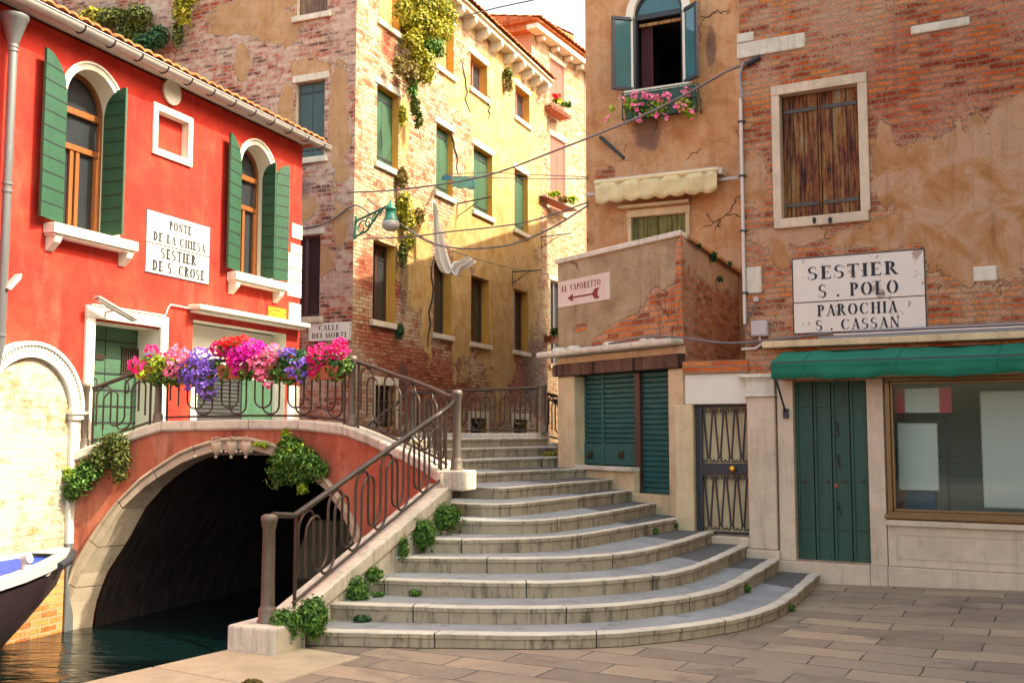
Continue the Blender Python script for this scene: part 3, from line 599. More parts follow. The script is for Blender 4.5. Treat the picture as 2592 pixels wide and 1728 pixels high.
def leaf_shutter(parent, hu, hz0, w, hspr, side, ang, mat, th=.035, y0=-.02):
    """arched half shutter: hinged at u=hu, tall edge at its free side; ang from the closed position"""
    n = 10; top = [(w * k / n, hspr + math.sqrt(max(0, w * w - (w - w * k / n) ** 2))) for k in range(n + 1)]
    poly = [(0, 0), (w, 0)] + top[::-1]; mb = MB(); mb.prism(poly, 0, th)
    nb = 11; H = hspr + w
    for k in range(1, nb):
        z = H * k / nb; xa = 0 if z < hspr else w - math.sqrt(max(0, w * w - (z - hspr) ** 2)); mb.box(xa + .003, w - .003, -.0035, -.0005, z - .007, z + .007, 1); mb.box(xa + .003, w - .003, th + .0005, th + .0035, z - .007, z + .007, 1)
    if side > 0: mb.v = [(-x, y, z) for x, y, z in mb.v]; mb.f = [f[::-1] for f in mb.f]
    Mx = Matrix.Translation((hu, y0, hz0)) @ Matrix.Rotation(R(-ang if side < 0 else ang), 4, 'Z')
    mb.xf(Mx); sh = part('shutter', mb, [mat, MT['black']], parent)
    return sh
def arched_window(root, op, leaves, label=None):
    u0, u1, z0, zs = op[:4]; r = (u1 - u0) / 2; c = (u0 + u1) / 2; y = .30
    wn_ = part('window', arch_band(MB(), u0, u1, zs, .055, y - .05, y, 0, 18, z0), MT['wood'], root, label=label)
    fr = MB(); H = zs - z0
    for zz, t in ((zs - .10, .09), (z0 + H * .66, .08), (z0, .07)): fr.box(u0 + .056, u1 - .056, y - .06, y - .005, zz, zz + t)
    for a in (u0 + .056, c + .02): fr.box(a, a + .065, y - .045, y - .008, z0 + .07, z0 + H * .66)
    for a in (c - .085, u1 - .121): fr.box(a, a + .065, y - .045, y - .008, z0 + .07, z0 + H * .66)
    part('frame', fr, MT['wood'], wn_, bevel=.006)
    g = MB(); P = arch_pts(u0, u1, zs, 18); g.prism([(u1, z0), (u0, z0)][::-1] + P[::-1], y - .004, y + .004); part('glass', g, MT['glass_dark'], wn_)
    cu = MB()
    for k in range(5): cu.box(c + .12 + k * .05, c + .16 + k * .05, y + .03 + .01 * (k % 2), y + .05 + .01 * (k % 2), z0, zs)
    t = MB(); arch_band(t, u0 - .09, u1 + .09, zs, .09, -.03, .0, 0, 22, z0); arch_band(t, u0 - .105, u1 + .105, zs, .03, -.05, -.03, 0, 22, zs - .02)
    part('trim', t, MT['white'], wn_)
    s = MB(); s.box(u0 - .28, u1 + .28, -.19, .0, z0 - .13, z0 - .0); s.box(u0 - .26, u1 + .26, -.16, 0, z0 - .16, z0 - .13)
    for a in (u0 - .23, u1 + .11):
        s.prism([(0, 0), (.0, .0), (.16, .0), (.16, .0)], 0, 0) if False else None
        s.add([(a, -.16, z0 - .16), (a + .12, -.16, z0 - .16), (a + .12, 0, z0 - .16), (a, 0, z0 - .16), (a, -.13, z0 - .23), (a + .12, -.13, z0 - .23), (a, -.02, z0 - .34), (a + .12, -.02, z0 - .34), (a, 0, z0 - .34), (a + .12, 0, z0 - .34)],
              [(0, 4, 5, 1), (4, 6, 7, 5), (6, 8, 9, 7), (0, 3, 8, 6, 4), (1, 5, 7, 9, 2)])
    part('sill', s, MT['white'], wn_, bevel=.01)
    for hu, w_, side, ang, *yy in leaves: leaf_shutter(wn_, hu, z0 + .04, w_, zs - z0 - .06, side, ang, MT['green'], y0=yy[0] if yy else -.02)
    return wn_
arched_window(red, WA, [(WA[0] - .02, .47, -1, 168), (WA[1] - .06, .37, 1, 88, .14)])
arched_window(red, WB, [(WB[0] - .02, .44, -1, 168), (WB[1] - .06, .26, 1, 88, .11), (WB[1] + .03, .30, 1, 166, -.06)])
# white stone door case with the green plank door
dr = part('door', MB().box(DO[0] - .002, (DO[0] + DO[1]) / 2 - .006, .36, .41, 1.2, DO[3]).box((DO[0] + DO[1]) / 2 + .006, DO[1], .36, .41, 1.2, DO[3]), MT['green_door'], red, bevel=.006)
bd = MB()
for k in range(1, 9):
    z = 1.2 + k * .225
    if z < DO[3] - .02: bd.box(DO[0] + .01, DO[1] - .01, .352, .3585, z - .011, z + .011)
part('plank_joint', bd, MT['iron'], dr)
fm = MB(); rect_frame(fm, DO[0] - .16, DO[1] + .16, 1.0, DO[3] + .19, .16, -.05, .0, 0, False); fm.box(DO[0] - .05, DO[1] + .05, -.065, .0, DO[3] + .19, DO[3] + .215); part('frame', fm, MT['white'], dr, bevel=.01)
m2 = MB(); u, z = RED.uz(245, 902, .36); m2.box(u - .13, u + .13, .34, .358, z - .04, z + .03); part('letter_slot', m2, MT['rust_rail'], dr, bevel=.006)
m2 = MB(); u, z = RED.uz(326, 913, .36)
for k in range(8): m2.box(u - .16 + k * .045, u - .14 + k * .045, .335, .36, z - .17, z + .17)
m2.box(u - .18, u + .19, .34, .359, z - .19, z - .17); m2.box(u - .18, u + .19, .34, .359, z + .17, z + .19); part('grille', m2, MT['rust_rail'], dr)
for px, py in ((240, 975), (320, 978)):
    m2 = MB(); u, z = RED.uz(px, py, .34); m2.tube([(u, .355, z - .09), (u, .30, z - .08), (u, .30, z + .08), (u, .355, z + .09)], .012); part('handle', m2, MT['iron'], dr)
# shop opening to the right of the door
sh = part('shop_front', MB().box(2.44, 4.92, .28, .33, 2.62, 3.40), MT['white'], red)
m2 = MB(); a, b = RED.uz(488, 950, .3)[0], RED.uz(606, 950, .3)[0]; m2.box(a, b, .27, .325, 1.2, 2.615); part('shutter', m2, MT['glass_grey'], sh)
m3 = MB()
for k in range(22): m3.box(a + .02, b - .02, .262, .2685, 1.22 + k * .063, 1.245 + k * .063)
part('slat', m3, MT['black'], sh)
c = RED.uz(694, 950, .3)[0]; m2 = MB(); m2.box(b + .02, c, .25, .325, 1.2, 2.615); part('door', m2, MT['green_door'], sh, bevel=.01)
m2 = MB(); m2.box(c + .01, 4.93, .18, .335, 1.2, 2.62); part('pier', m2, MT['white'], sh); m2 = MB(); m2.box(2.43, a - .01, .2, .335, 1.2, 2.62); part('pier', m2, MT['white'], sh)
m2 = MB(); m2.box(2.28, 5.34, -.24, 0, 3.56, 3.63); m2.box(2.34, 5.30, -.18, 0, 3.52, 3.56); part('ledge', m2, MT['white'], red, bevel=.012)
# white quoins at the far corner
q = MB()
for y0, y1, x in ((566, 602, 738), (617, 640, 735), (642, 680, 728), (682, 708, 722), (710, 750, 726), (766, 830, 730)):
    ua = RED.uz(x, (y0 + y1) / 2)[0]; z1, z0 = RED.uz(755, y0 + 4)[1], RED.uz(755, y1 + 4)[1]; q.box(ua, 5.375, -.018, .3, z0, z1)
part('quoin', MB().box(5.0, 5.375, -.018, .3, 1.0, 2.55), MT['white'], red, bevel=.006); part('quoin', q, MT['white'], red, bevel=.006)
# bricked up water gate with a carved white arch
gu0, gu1 = -1.50, .10; gs = 2.00
wg = part('water_gate', MB().prism([(gu1 - .14, -1.0), (gu0 + .14, -1.0)][::-1] + arch_pts(gu0 + .14, gu1 - .14, gs, 18)[::-1], -.045, .0), MT['gate_brick'], red)
lo = MB(); lo.box(gu0 + .14, gu1 - .145, -.065, -.046, -1.0, .28); part('footing', lo, MT['low_brick'], wg)
ab = MB(); arch_band(ab, gu0, gu1, gs, .15, -.10, 0, 0, 26); arch_band(ab, gu0 - .04, gu1 + .04, gs, .045, -.13, 0, 0, 26)
ab.box(gu1 - .16, gu1 + .05, -.13, 0, gs - .10, gs); ab.box(gu1 - .19, gu1 + .08, -.15, 0, gs - .03, gs + .01)
ab.box(gu0 - .02, gu0 + .17, -.13, 0, gs - .10, gs)
part('arch_moulding', ab, MT['white'], wg)
dn = MB()
for k in range(46):
    a = math.pi * (k + .5) / 46; cu = (gu0 + gu1) / 2; ro = (gu1 - gu0) / 2 - .02
    s0 = len(dn.v); dn.box(-.012, .012, -.112, -.1005, -.05, .03); dn.xf(Matrix.Translation((cu - ro * math.cos(a), 0, gs + ro * math.sin(a))) @ Matrix.Rotation(a - math.pi / 2, 4, 'Y'), s0)
part('dentil', dn, MT['white'], wg)
pr = MB(); pr.box(gu1 - .145, gu1 + .02, -.10, 0, .35, gs - .10); part('pier', pr, MT['white'], wg, bevel=.008)
pr = MB(); pr.box(gu1 - .145, gu1 + .0, -.10, 0, -1.0, .345); part('pier', pr, MT['pipe'], wg, bevel=.008)  # grey of the lower pier is the bridge's cast shadow put into colour
# painted street sign, lamp tubes, small plate, downpipe
def painted_sign(name, F, u0, u1, z0, z1, rows, lines, label, mat, y=-.012, border=.012, lm='letter', deco=None):
    root = thing(name, label, 'sign', F, ((u0 + u1) / 2, 0, z0))
    part('panel', MB().box(u0, u1, y, -.002, z0, z1), MT[mat], root)
    b = MB(); yy = y - .002
    if border:
        rect_frame(b, u0, u1, z0, z1, border, yy, y - .0003)
    for z in lines: b.box(u0 + border, u1 - border, yy, y - .0003, z - border * .45, z + border * .45)
    if b.v: part('border', b, MT[lm], root)
    t = MB()
    for text, uc, z, h, wd in rows: write(t, text, uc, z, h, y - .0035, wd)
    if deco: deco(t, y - .0035)
    part('lettering', t, MT[lm], root); return root
u0, u1, z0, z1 = 1.32, 2.77, 3.985, 4.89
def L_red(py, ph, px0, px1):
    a, b = RED.uz(px0, py), RED.uz(px1, py); return (a[0] + b[0]) / 2, b[0] - a[0]
zz = lambda px, py: RED.uz(px, py)[1]
STROKE[:] = [.25, .125]
painted_sign('street_sign', RED, u0, u1, z0, z1, [('PONTE', 2.06, 4.675, .125, .50), ('DE LA CHIESA', 2.06, 4.465, .125, 1.18), ('SESTIER', 2.04, 4.235, .15, .80), ('DE S. CROSE', 2.06, 4.035, .15, 1.18)], [4.42],
             'white painted sign reading PONTE DE LA CHIESA, SESTIER DE S. CROSE on red house', 'sign_sun')
STROKE[:] = [.21, .07]
def tube_lamp(F, p0, p1, off, label):
    a, b = F.uz(*p0, -off), F.uz(*p1, -off); root = thing('tube_lamp', label, 'lamp', F, ((a[0] + b[0]) / 2, 0, (a[1] + b[1]) / 2), 'tube lamps on the red house')
    d = Vector((b[0] - a[0], 0, b[1] - a[1])); L = d.length; ang = math.atan2(d.z, d.x); m = MB(); m.box(-L / 2, L / 2, -.05, .05, .0, .035); m.box(-L / 2 + .02, L / 2 - .02, -.035, .035, -.025, -.001, 0)
    m.xf(Matrix.Translation(((a[0] + b[0]) / 2, -off, (a[1] + b[1]) / 2)) @ Matrix.Rotation(-ang, 4, 'Y')); part('housing', m, MT['zinc'], root, bevel=.008)
    c = MB(); c.tube([((a[0] + b[0]) / 2, -off, (a[1] + b[1]) / 2), ((a[0] + b[0]) / 2, 0, (a[1] + b[1]) / 2 - .03)], .02); part('bracket', c, MT['zinc'], root)
tube_lamp(RED, (243, 754), (342, 812), .22, 'grey tube lamp on a bracket slanting over the green house door')
tube_lamp(RED, (16, 735), (50, 698), .18, 'short grey tube lamp beside the downpipe at the left edge')
ps = thing('small_sign', 'small yellow enamel sign under the right window of the red house', 'sign', RED, (5.0, 0, 3.7))
a, b = RED.uz(679, 771), RED.uz(723, 800); pz0, pz1 = RED.uz(700, 804)[1], RED.uz(700, 779)[1]
part('plate', MB().box(a[0], b[0], -.012, -.001, pz0, pz1), MT['yellow'], ps)
t = MB(); rect_frame(t, a[0] + .015, b[0] - .015, pz0 + .012, pz1 - .012, .008, -.0145, -.0125)
for k in range(9): t.box(a[0] + .05 + k * .033, a[0] + .072 + k * .033, -.0145, -.0125, pz1 - .065, pz1 - .035)
for s_, u in ((-1, a[0] + .06), (1, b[0] - .06)):
    zc = (pz0 + pz1) / 2 - .005; t.box(u - .03, u + .03, -.0145, -.0125, zc - .006, zc + .006); t.add([(u + s_ * .05, -.0145, zc), (u + s_ * .015, -.0145, zc + .022), (u + s_ * .015, -.0145, zc - .022)], [(0, 1, 2) if s_ < 0 else (0, 2, 1)])
for k in range(4): t.box(a[0] + .10 + k * .04, a[0] + .115 + k * .04, -.0145, -.0125, pz0 + .075, pz0 + .09)
for k in range(5): t.box(a[0] + .09 + k * .035, a[0] + .115 + k * .035, -.0145, -.0125, pz0 + .03, pz0 + .05)
part('lettering', t, MT['letter_red'], ps)
dp = thing('downpipe', 'grey downpipe with a funnel hopper at the left end of the red house', 'pipe', RED, (-.52, -.12, 1.5))
pts = [RED.uz(x, y, -.14) for x, y in ((27, 100), (8, 880))]; um = (pts[0][0] + pts[1][0]) / 2; zt = RED.uz(28, 108, -.14)[1]; zb_ = RED.uz(8, 900, -.14)[1]
part('pipe', MB().tube([(um, -.14, zt), (um, -.14, zb_ + .15), (um, -.10, zb_), (um - .03, -.10, zb_ - .25)], .052, 14), MT['pipe'], dp)
part('hopper', MB().lathe([(.055, 0), (.065, .03), (.15, .30), (.165, .32), (.165, .36)], (um, -.14, zt - .02), 18), MT['pipe'], dp)
for z in (zt - .05, zt - .10, (zt + zb_) / 2 + .15, (zt + zb_) / 2 + .06, zb_ + .22): part('collar', MB().tube([(um, -.14, z), (um, -.14, z + .035)], .062, 14), MT['pipe'], dp)
cd = MB(); P = [RED.uz(x, y, -.03) for x, y in ((478, 780), (432, 771), (425, 780), (420, 795), (412, 803), (405, 812))]
single('cable', MB().tube([(u, -.03, z) for u, z in P], .012, 6), MT['conduit'], RED, 'pale cable bending down beside the white ledge on the red house', 'cable')
# ================================================================ BRICK HOUSE with the sunlit side
bh = thing('brick_house', 'tall crumbling brick house with a sunlit yellow side and green shutters behind the red house', 'house', SUNF, (2, 2, .2))
TOP = 12.55
R3 = [(.83, 1.84, 4.15, 5.88), (3.82, 4.80, 4.13, 5.88), (6.03, 7.22, 4.09, 5.84), (9.05, 10.20, 4.10, 5.88)]
R2 = [(.93, 1.93, 7.63, 9.35), (3.89, 4.86, 7.62, 9.31), (6.15, 7.43, 7.61, 9.34), (9.10, 10.20, 7.64, 9.40)]
R1 = [(.98, 1.96, 10.84, 12.2), (3.86, 4.88, 10.78, 12.1), (5.93, 7.06, 10.85, 11.76), (9.16, 10.35, 11.0, 11.93)]
BS = [(.98, 1.9, 1.85, 2.75), (6.0, 7.1, 1.3, 2.1), (9.0, 10.1, 1.3, 2.1)]
wb = MB(); wall(wb, 0, 11.9, -1, TOP, 0, [(*o, False, .32) for o in R3 + R2 + R1 + BS], .32)
part('side_wall', wb, [MT['sunw'], MT['ochre']], bh)
W1 = (-1.50, -.77, 7.60, 9.26); W2 = (-1.60, -.82, 4.17, 5.90); W3 = (-1.52, -.73, 10.76, 12.3)
wb = MB(); wall(wb, -13, 0, -1, TOP, 0, [(*o, False, .18) for o in (W1, W2, W3)], .18)
part('front_wall', wb, [MT['brk'], MT['jamb']], bh, BRK)
bk = MB(); bk.box(.6, 11.9, 6.5, 6.6, -1, TOP); bk.quad((0, .02, TOP), (11.9, .02, TOP), (11.9, 6.5, TOP), (0, 6.5, TOP)); bk.quad((11.9, 0, -1), (11.9, 6.5, -1), (11.9, 6.5, TOP), (11.9, 0, TOP))
part('rear_wall', bk, MT['farl'], bh)
rf = MB(); rf.box(2.6, 11.4, -.34, .0, TOP - .02, TOP + .10); rf.box(2.6, 11.45, -.42, 0, TOP + .10, TOP + .16)
ev = part('eaves', rf, MT['istria'], bh, bevel=.015)
part('roof', pantiles(2.6, 11.5, -.46, TOP + .18, 5, 16, .24, .05), MT['tile'], bh)
for u in (4.75, 5.55, 6.4, 7.35, 8.35, 9.1, 9.8, 10.5, 11.2):
    b = MB(); b.add([(u - .09, -.34, TOP - .02), (u + .09, -.34, TOP - .02), (u + .09, 0, TOP - .02), (u - .09, 0, TOP - .02), (u - .09, -.34, TOP - .13), (u + .09, -.34, TOP - .13), (u - .09, -.2, TOP - .24), (u + .09, -.2, TOP - .24), (u - .09, 0, TOP - .30), (u + .09, 0, TOP - .30)],
                    [(4, 5, 1, 0), (6, 7, 5, 4), (8, 9, 7, 6), (0, 3, 8, 6, 4), (1, 5, 7, 9, 2)]); part('corbel', b, MT['istria'], ev)
def two_leaf(parent, op, y, mat, name='shutter', th=.04, straps=None, gap=.006):
    u0, u1, z0, z1 = op[:4]; c = (u0 + u1) / 2
    for a, b in ((u0 + .004, c - gap), (c + gap, u1 - .004)):
        s = part(name, MB().box(a, b, y, y + th, z0 + .004, z1 - .004), mat, parent, bevel=.004)
        if straps:
            for f in (.10, .86): part('hinge_strap', MB().box(a + .02, b - .03, y - .012, y - .001, z0 + (z1 - z0) * f, z0 + (z1 - z0) * f + .045), straps, s)
def sash(parent, op, y, frame_m, glass_m, ft=.06):
    u0, u1, z0, z1 = op[:4]; c = (u0 + u1) / 2
    f = MB(); rect_frame(f, u0 + .002, u1 - .002, z0 + .002, z1 - .002, ft, y, y + .06); f.box(c - .045, c + .045, y - .01, y + .05, z0 + ft, z1 - ft); part('frame', f, frame_m, parent, bevel=.006)
    part('glass', MB().box(u0 + .01, u1 - .01, y + .03, y + .036, z0 + .01, z1 - .01), glass_m, parent)
def plain_window(root, op, F, kind, y=.20, sill=True, lintel=True, trim='istria'):
    u0, u1, z0, z1 = op[:4]; t = MB()
    rect_frame(t, u0 - .012, u1 + .012, z0 - .012, z1 + .012, .011, .0, .10)
    w_ = part('window', t, MT[trim], root, F)
    if sill: part('sill', MB().box(u0 - .10, u1 + .10, -.07, .05, z0 - .14, z0 - .013), MT[trim], w_, bevel=.012)
    if lintel: part('lintel', MB().box(u0 - .10, u1 + .10, -.025, .05, z1 + .013, z1 + .17), MT[trim], w_, bevel=.012)
    if kind == 'sash': sash(w_, op, y, MT['wood_dark'], MT['glass_dark'])
    elif kind == 'sash_red': sash(w_, op, y, MT['brick_shut'], MT['glass_dark'])
    else: two_leaf(w_, op, y, MT[kind], straps=MT['iron'] if kind in ('sunny_green', 'grey_green') else None)
    return w_
for o in R3: plain_window(bh, o, None, 'sash', .22, True, False)
for o in R2: plain_window(bh, o, None, 'sunny_green', .16)
for o, k in zip(R1, ('tan_planks', 'tan_planks', 'sash_red', 'sash_red')): plain_window(bh, o, None, k, .2)
for o in BS:
    w_ = part('basement_window', MB().box(o[0] - .12, o[1] + .12, -.02, .06, o[3], o[3] + .18), MT['istria'], bh, bevel=.01)
    for a in (o[0] - .12, o[1]): part('jamb', MB().box(a, a + .12, -.015, .05, o[2], o[3] - .002), MT['istria'], w_, bevel=.01)
    part('dark_sheet', MB().box(o[0], o[1], .20, .24, o[2], o[3]), MT['dark'], w_)  # dark sheet stands in for the unlit room behind the grille
    g = MB()
    for k in range(5): u = o[0] + (o[1] - o[0]) * (k + .5) / 5; g.tube([(u, .04, o[2]), (u, .04, o[3])], .013, 5)
    for k in range(4): z = o[2] + (o[3] - o[2]) * (k + .5) / 4; g.tube([(o[0], .035, z), (o[1], .035, z)], .013, 5)
    part('grille', g, MT['rust_rail'], w_)
plain_window(bh, W1, BRK, 'grey_green', .10); plain_window(bh, W2, BRK, 'sash', .10); plain_window(bh, W3, BRK, 'grey_planks', .10, True, False)
# ragged plaster lips standing proud beside windows, a long crack and rusty balcony stubs
rng = random.Random(5)
for px0, py0, px1, py1 in ((1165, 150, 1186, 285), (1140, 310, 1162, 440), (1235, 240, 1240, 305), (1098, 640, 1080, 880)):
    pts = []
    for k in range(9):
        u, z = SUNF.uz(px0 + (px1 - px0) * k / 8 + rng.uniform(-5, 5), py0 + (py1 - py0) * k / 8); pts.append((u, -.004, z))
    part('crack', MB().tube(pts, [.012 + .02 * math.sin(k / 8 * 3.1) for k in range(9)], 5), MT['black'], bh)
def bracket_bar(px, py, F, out, label, up=.0):
    u, z = F.uz(px, py); r_ = thing('clothes_line_bracket', label, 'bracket', F, (u, 0, z), 'iron brackets on the sunlit wall'); m = MB()
    m.tube([(u, .02, z), (u, -out, z + up)], .018, 6); m.tube([(u, .02, z - .35), (u, -out * .6, z)], .012, 6); m.tube([(u, 0, z - .4), (u, 0, z + .05)], .014, 6); part('bar', m, MT['iron'], r_)
bracket_bar(1157, 516, SUNF, .95, 'black iron bracket under the second green shutter of the sunlit wall', .1)
bracket_bar(1297, 688, SUNF, .9, 'black iron bracket over the lowest right window of the sunlit wall')
bracket_bar(1370, 600, SUNF, 1.0, 'black iron bracket where the sunlit wall meets the far house', .05)
# ================================================================ FAR HOUSE
fh = thing('far_house', 'cream brick house with brick red shutters and corbelled eaves at the end of the alley', 'house', FAR, (2, 2, .25))
FT = 14.32
FW = [(1.30, 2.42, 12.35, 13.92), (1.30, 2.46, 8.95, 11.35), (1.28, 2.2, 3.9, 6.6)]
wb = MB(); wall(wb, 0, 8, -1, FT, 0, [(*o, False, .2) for o in FW], .2); part('wall', wb, [MT['farw'], MT['white']], fh)
wb = MB(); wb.quad((-5, 0, 8), (0, 0, 8), (0, 0, FT), (-5, 0, FT)); wb.box(-5, 0, 4, 4.1, -1, FT); part('side_wall', wb, MT['farl'], fh, FARL)
for o, k in zip(FW, ('brick_shut', 'brick_shut', 'sash')):
    w_ = plain_window(fh, o, None, k, .05 if k != 'sash' else .12)
rf = MB(); rf.box(-.35, 8, -.38, 0, FT - .02, FT + .12); ev = part('eaves', rf, MT['white'], fh); rf = MB(); rf.box(-.3, 8, -.32, 0, FT + .12, FT + .27); part('fascia', rf, MT['tile'], ev)
part('roof', pantiles(-.4, 8, -.46, FT + .30, 4, 12, .26, .06), MT['tile'], fh)
rf = MB(); rf.box(-5, .0, -.30, 0, FT + .0, FT + .12); rf.box(-5, .0, -.26, 0, FT + .12, FT + .26); part('side_eaves', rf, MT['tile'], fh, FARL); part('side_roof', pantiles(-5, .30, -.40, FT + .29, 3, 8, .26, .06), MT['tile'], fh, FARL)
for u in (.35, 1.4, 2.4, 3.3, 4.2):
    b = MB(); b.box(u - .08, u + .08, -.30, 0, FT - .20, FT - .03); part('corbel', b, MT['istria'], ev, bevel=.05)
ant = thing('antenna', 'thin roof antenna mast behind the tiled ridge of the far house', 'antenna', FAR, (-1.6, 2, FT))
u, z = FARL.uz(1262, 22); m = MB(); m.tube([(u, 1.0, FT + .3), (u, 1.0, z)], .02, 6)
for k in range(4): m.tube([(u - .12, 1.0, z - .3 - k * .3), (u + .12, 1.0, z - .3 - k * .3)], .012, 5)
m.tube([(u + .22, 1.0, FT + .4), (u + .22, 1.0, z - .4)], .012, 5); m.tube([(u, 1.0, z - .9), (u + .22, 1.0, z - .9)], .012, 5); part('mast', m, MT['zinc'], ant, FARL)
# ================================================================ STUCCO HOUSE with the open arched window
st = thing('stucco_house', 'warm brown stucco house with an open arched window behind the corner shop', 'house', STU, (-1.2, 2, 0))
SH_ = 10.1
OW = (-1.73, -.86, 7.53, 8.86, True, .26); BW = (-1.80, -.86, 4.35, 5.36, False, .12)
wb = MB(); wall(wb, -2.62, 2.6, -.5, SH_, 0, [OW, BW], .26, 0, 1)
part('wall', wb, [MT['stu'], MT['white']], st)
sd = MB(); a = STU.w(-2.62, 0, 0); b = Vector((2.75, 32.5, 0)); c = Vector((7.5, 32.5, 0)); d = STU.w(2.6, 0, 0)
for p, q in ((b, a), (c, b), (d, c)): sd.quad((p.x, p.y, -.5), (q.x, q.y, -.5), (q.x, q.y, SH_), (p.x, p.y, SH_))
sd.add([(v.x, v.y, SH_) for v in (a, d, c, b)], [(0, 1, 2, 3)]); part('side_wall', sd, MT['stu'], st, WORLD)
sd = MB(); ra = [(a.x, a.y), (d.x, d.y), (c.x, c.y), (b.x, b.y)]; cx = sum(p[0] for p in ra) / 4; cy = sum(p[1] for p in ra) / 4
sd.add([(p[0], p[1], SH_ + .06) for p in ra] + [(cx, cy - 4, SH_ + .8), (cx, cy + 4, SH_ + .8)], [(0, 1, 4), (1, 2, 5, 4), (2, 3, 5), (3, 0, 4, 5)]); part('roof', sd, MT['tile'], st, WORLD)
u0, u1, z0, zs = OW[:4]; r = (u1 - u0) / 2
wn_ = part('window', arch_band(MB(), u0 - .13, u1 + .13, zs, .13, -.03, .03, 0, 22, z0).box(u0 - .17, u0 + .0, -.045, .03, zs - .06, zs + .02).box(u1, u1 + .17, -.045, .03, zs - .06, zs + .02), MT['white'], st)
part('sill', MB().box(u0 - .14, u1 + .14, -.14, .04, z0 - .09, z0), MT['istria'], wn_, bevel=.012)
f = MB(); arch_band(f, u0, u1, zs, .05, .06, .12, 0, 20, z0); f.box(u0 + .05, u1 - .05, .05, .13, zs - .06, zs + .03); f.box(u0 + .05, u1 - .05, .06, .12, z0, z0 + .05); part('frame', f, MT['iron'], wn_)
P = arch_pts(u0 + .03, u1 - .03, zs, 18); part('fanlight', MB().prism(P[::-1], .085, .095), MT['glass_teal'], wn_)
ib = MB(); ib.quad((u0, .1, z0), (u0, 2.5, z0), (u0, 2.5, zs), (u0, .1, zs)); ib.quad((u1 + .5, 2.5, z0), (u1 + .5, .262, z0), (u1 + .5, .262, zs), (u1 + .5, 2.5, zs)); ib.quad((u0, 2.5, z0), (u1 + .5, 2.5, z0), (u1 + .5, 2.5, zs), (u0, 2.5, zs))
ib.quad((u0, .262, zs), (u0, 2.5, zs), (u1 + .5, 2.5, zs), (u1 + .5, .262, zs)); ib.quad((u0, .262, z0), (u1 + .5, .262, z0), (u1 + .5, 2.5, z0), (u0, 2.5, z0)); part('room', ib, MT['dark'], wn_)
cu = MB()
for k in range(7): cu.tube([(u0 + .09 + k * .028, .22 + .015 * (k % 2), zs - .1), (u0 + .09 + k * .028, .22 + .015 * (k % 2), z0 + .02)], .02, 6)
part('curtain', cu, MT['curtain'], wn_); rl = MB(); rl.box(u0 + .06, u1 - .06, .14, .18, zs - .15, zs - .10); part('curtain_rail', rl, MT['tan_planks'], wn_)
def casement(hu, w_, side, ang, label):
    f = MB(); H = zs - .04 - z0; rect_frame(f, 0, w_, 0, H, .06, -.02, .03)
    g = MB(); g.box(.05, w_ - .05, .003, .009, .05, H - .05)
    if side > 0:
        for q in (f, g): q.v = [(-x, y, z) for x, y, z in q.v]; q.f = [t[::-1] for t in q.f]
    Mx = Matrix.Translation((hu, .03, z0 + .02)) @ Matrix.Rotation(R(-ang if side < 0 else ang), 4, 'Z')
    o = part('casement', f.xf(Mx), MT['iron'], wn_, bevel=.005, label=label); part('casement_glass', g.xf(Mx), MT['glass_teal'], wn_)
casement(u0 + .02, .43, -1, 140, 'left casement standing open'); casement(u1 - .02, .43, 1, 142, 'right casement standing open')
w_ = part('shuttered_window', MB().box(BW[0] - .08, BW[1] + .09, -.03, .03, BW[3], BW[3] + .13).box(BW[0] - .07, BW[0], -.02, .03, BW[2], BW[3]).box(BW[1], BW[1] + .07, -.02, .03, BW[2], BW[3]), MT['pillar'], st, bevel=.012)
two_leaf(w_, BW, .05, MT['moss_planks'])
bt = MB(); bt.box(BW[0] + .02, BW[1] - .02, .035, .049, 4.96, 5.03); part('batten', bt, MT['moss_planks'], w_)
a = STU.uz(1570, 529)[0]; b = STU.uz(1749, 512)[0]; zc = STU.uz(1660, 519)[1]
part('drip_ledge', MB().box(a, b, -.14, 0, zc - .03, zc + .02), MT['pillar'], st, bevel=.008)
# small cream awning, folded, on the stucco wall
aw = thing('awning', 'faded cream awning with scalloped valance folded against the brown stucco wall', 'awning', STU, (-1.4, 0, 5.7))
ua, ub = STU.uz(1506, 480, -.28)[0], STU.uz(1815, 450, -.28)[0]; zt, zl = STU.uz(1660, 449, -.28)[1], STU.uz(1660, 496, -.28)[1]
m = MB(); n = 60; vs = []
for i in range(n + 1):
    f = i / n; u = ua + (ub - ua) * f; sc = .045 * abs(math.sin(f * math.pi * 8.0)); yy = -.28 + .012 * math.sin(f * 37) + .008 * math.sin(f * 71)
    for k in range(5): vs.append((u, yy - .012 * math.sin(k * 1.3 + f * 23), zt + (zl - sc - zt) * k / 4))
fs = []
for i in range(n):
    for k in range(4): p = i * 5 + k; fs.append((p, p + 1, p + 6, p + 5))
m.add(vs, fs, 0, None, True); o = part('valance', m, MT['cream'], aw); so_ = o.modifiers.new('thick', 'SOLIDIFY'); so_.thickness = .008
m = MB(); m.tube([(ua - .02, -.24, zt + .02), (ub + .02, -.24, zt + .02)], .05, 10); part('roller', m, MT['cream'], aw)
m = MB(); m.box(ua, ub, -.27, 0, zt + .05, zt + .075); m.box(ub - .02, ub + .30, -.16, -.12, zt - .14, zt - .09); m.box(ua - .22, ua, -.16, -.12, zt - .16, zt - .11); part('hood', m, MT['box_grey'], aw)
m = MB()
for u in (ua + .02, ub + .05): m.box(u - .03, u + .03, -.27, 0, zt - .05, zt + .05)
part('bracket', m, MT['zinc'], aw, bevel=.006)
tb = thing('flagpole_holder', 'black metal tube slanting down the stucco wall left of the cream awning', 'pole', STU, (-2.4, 0, 6.6))
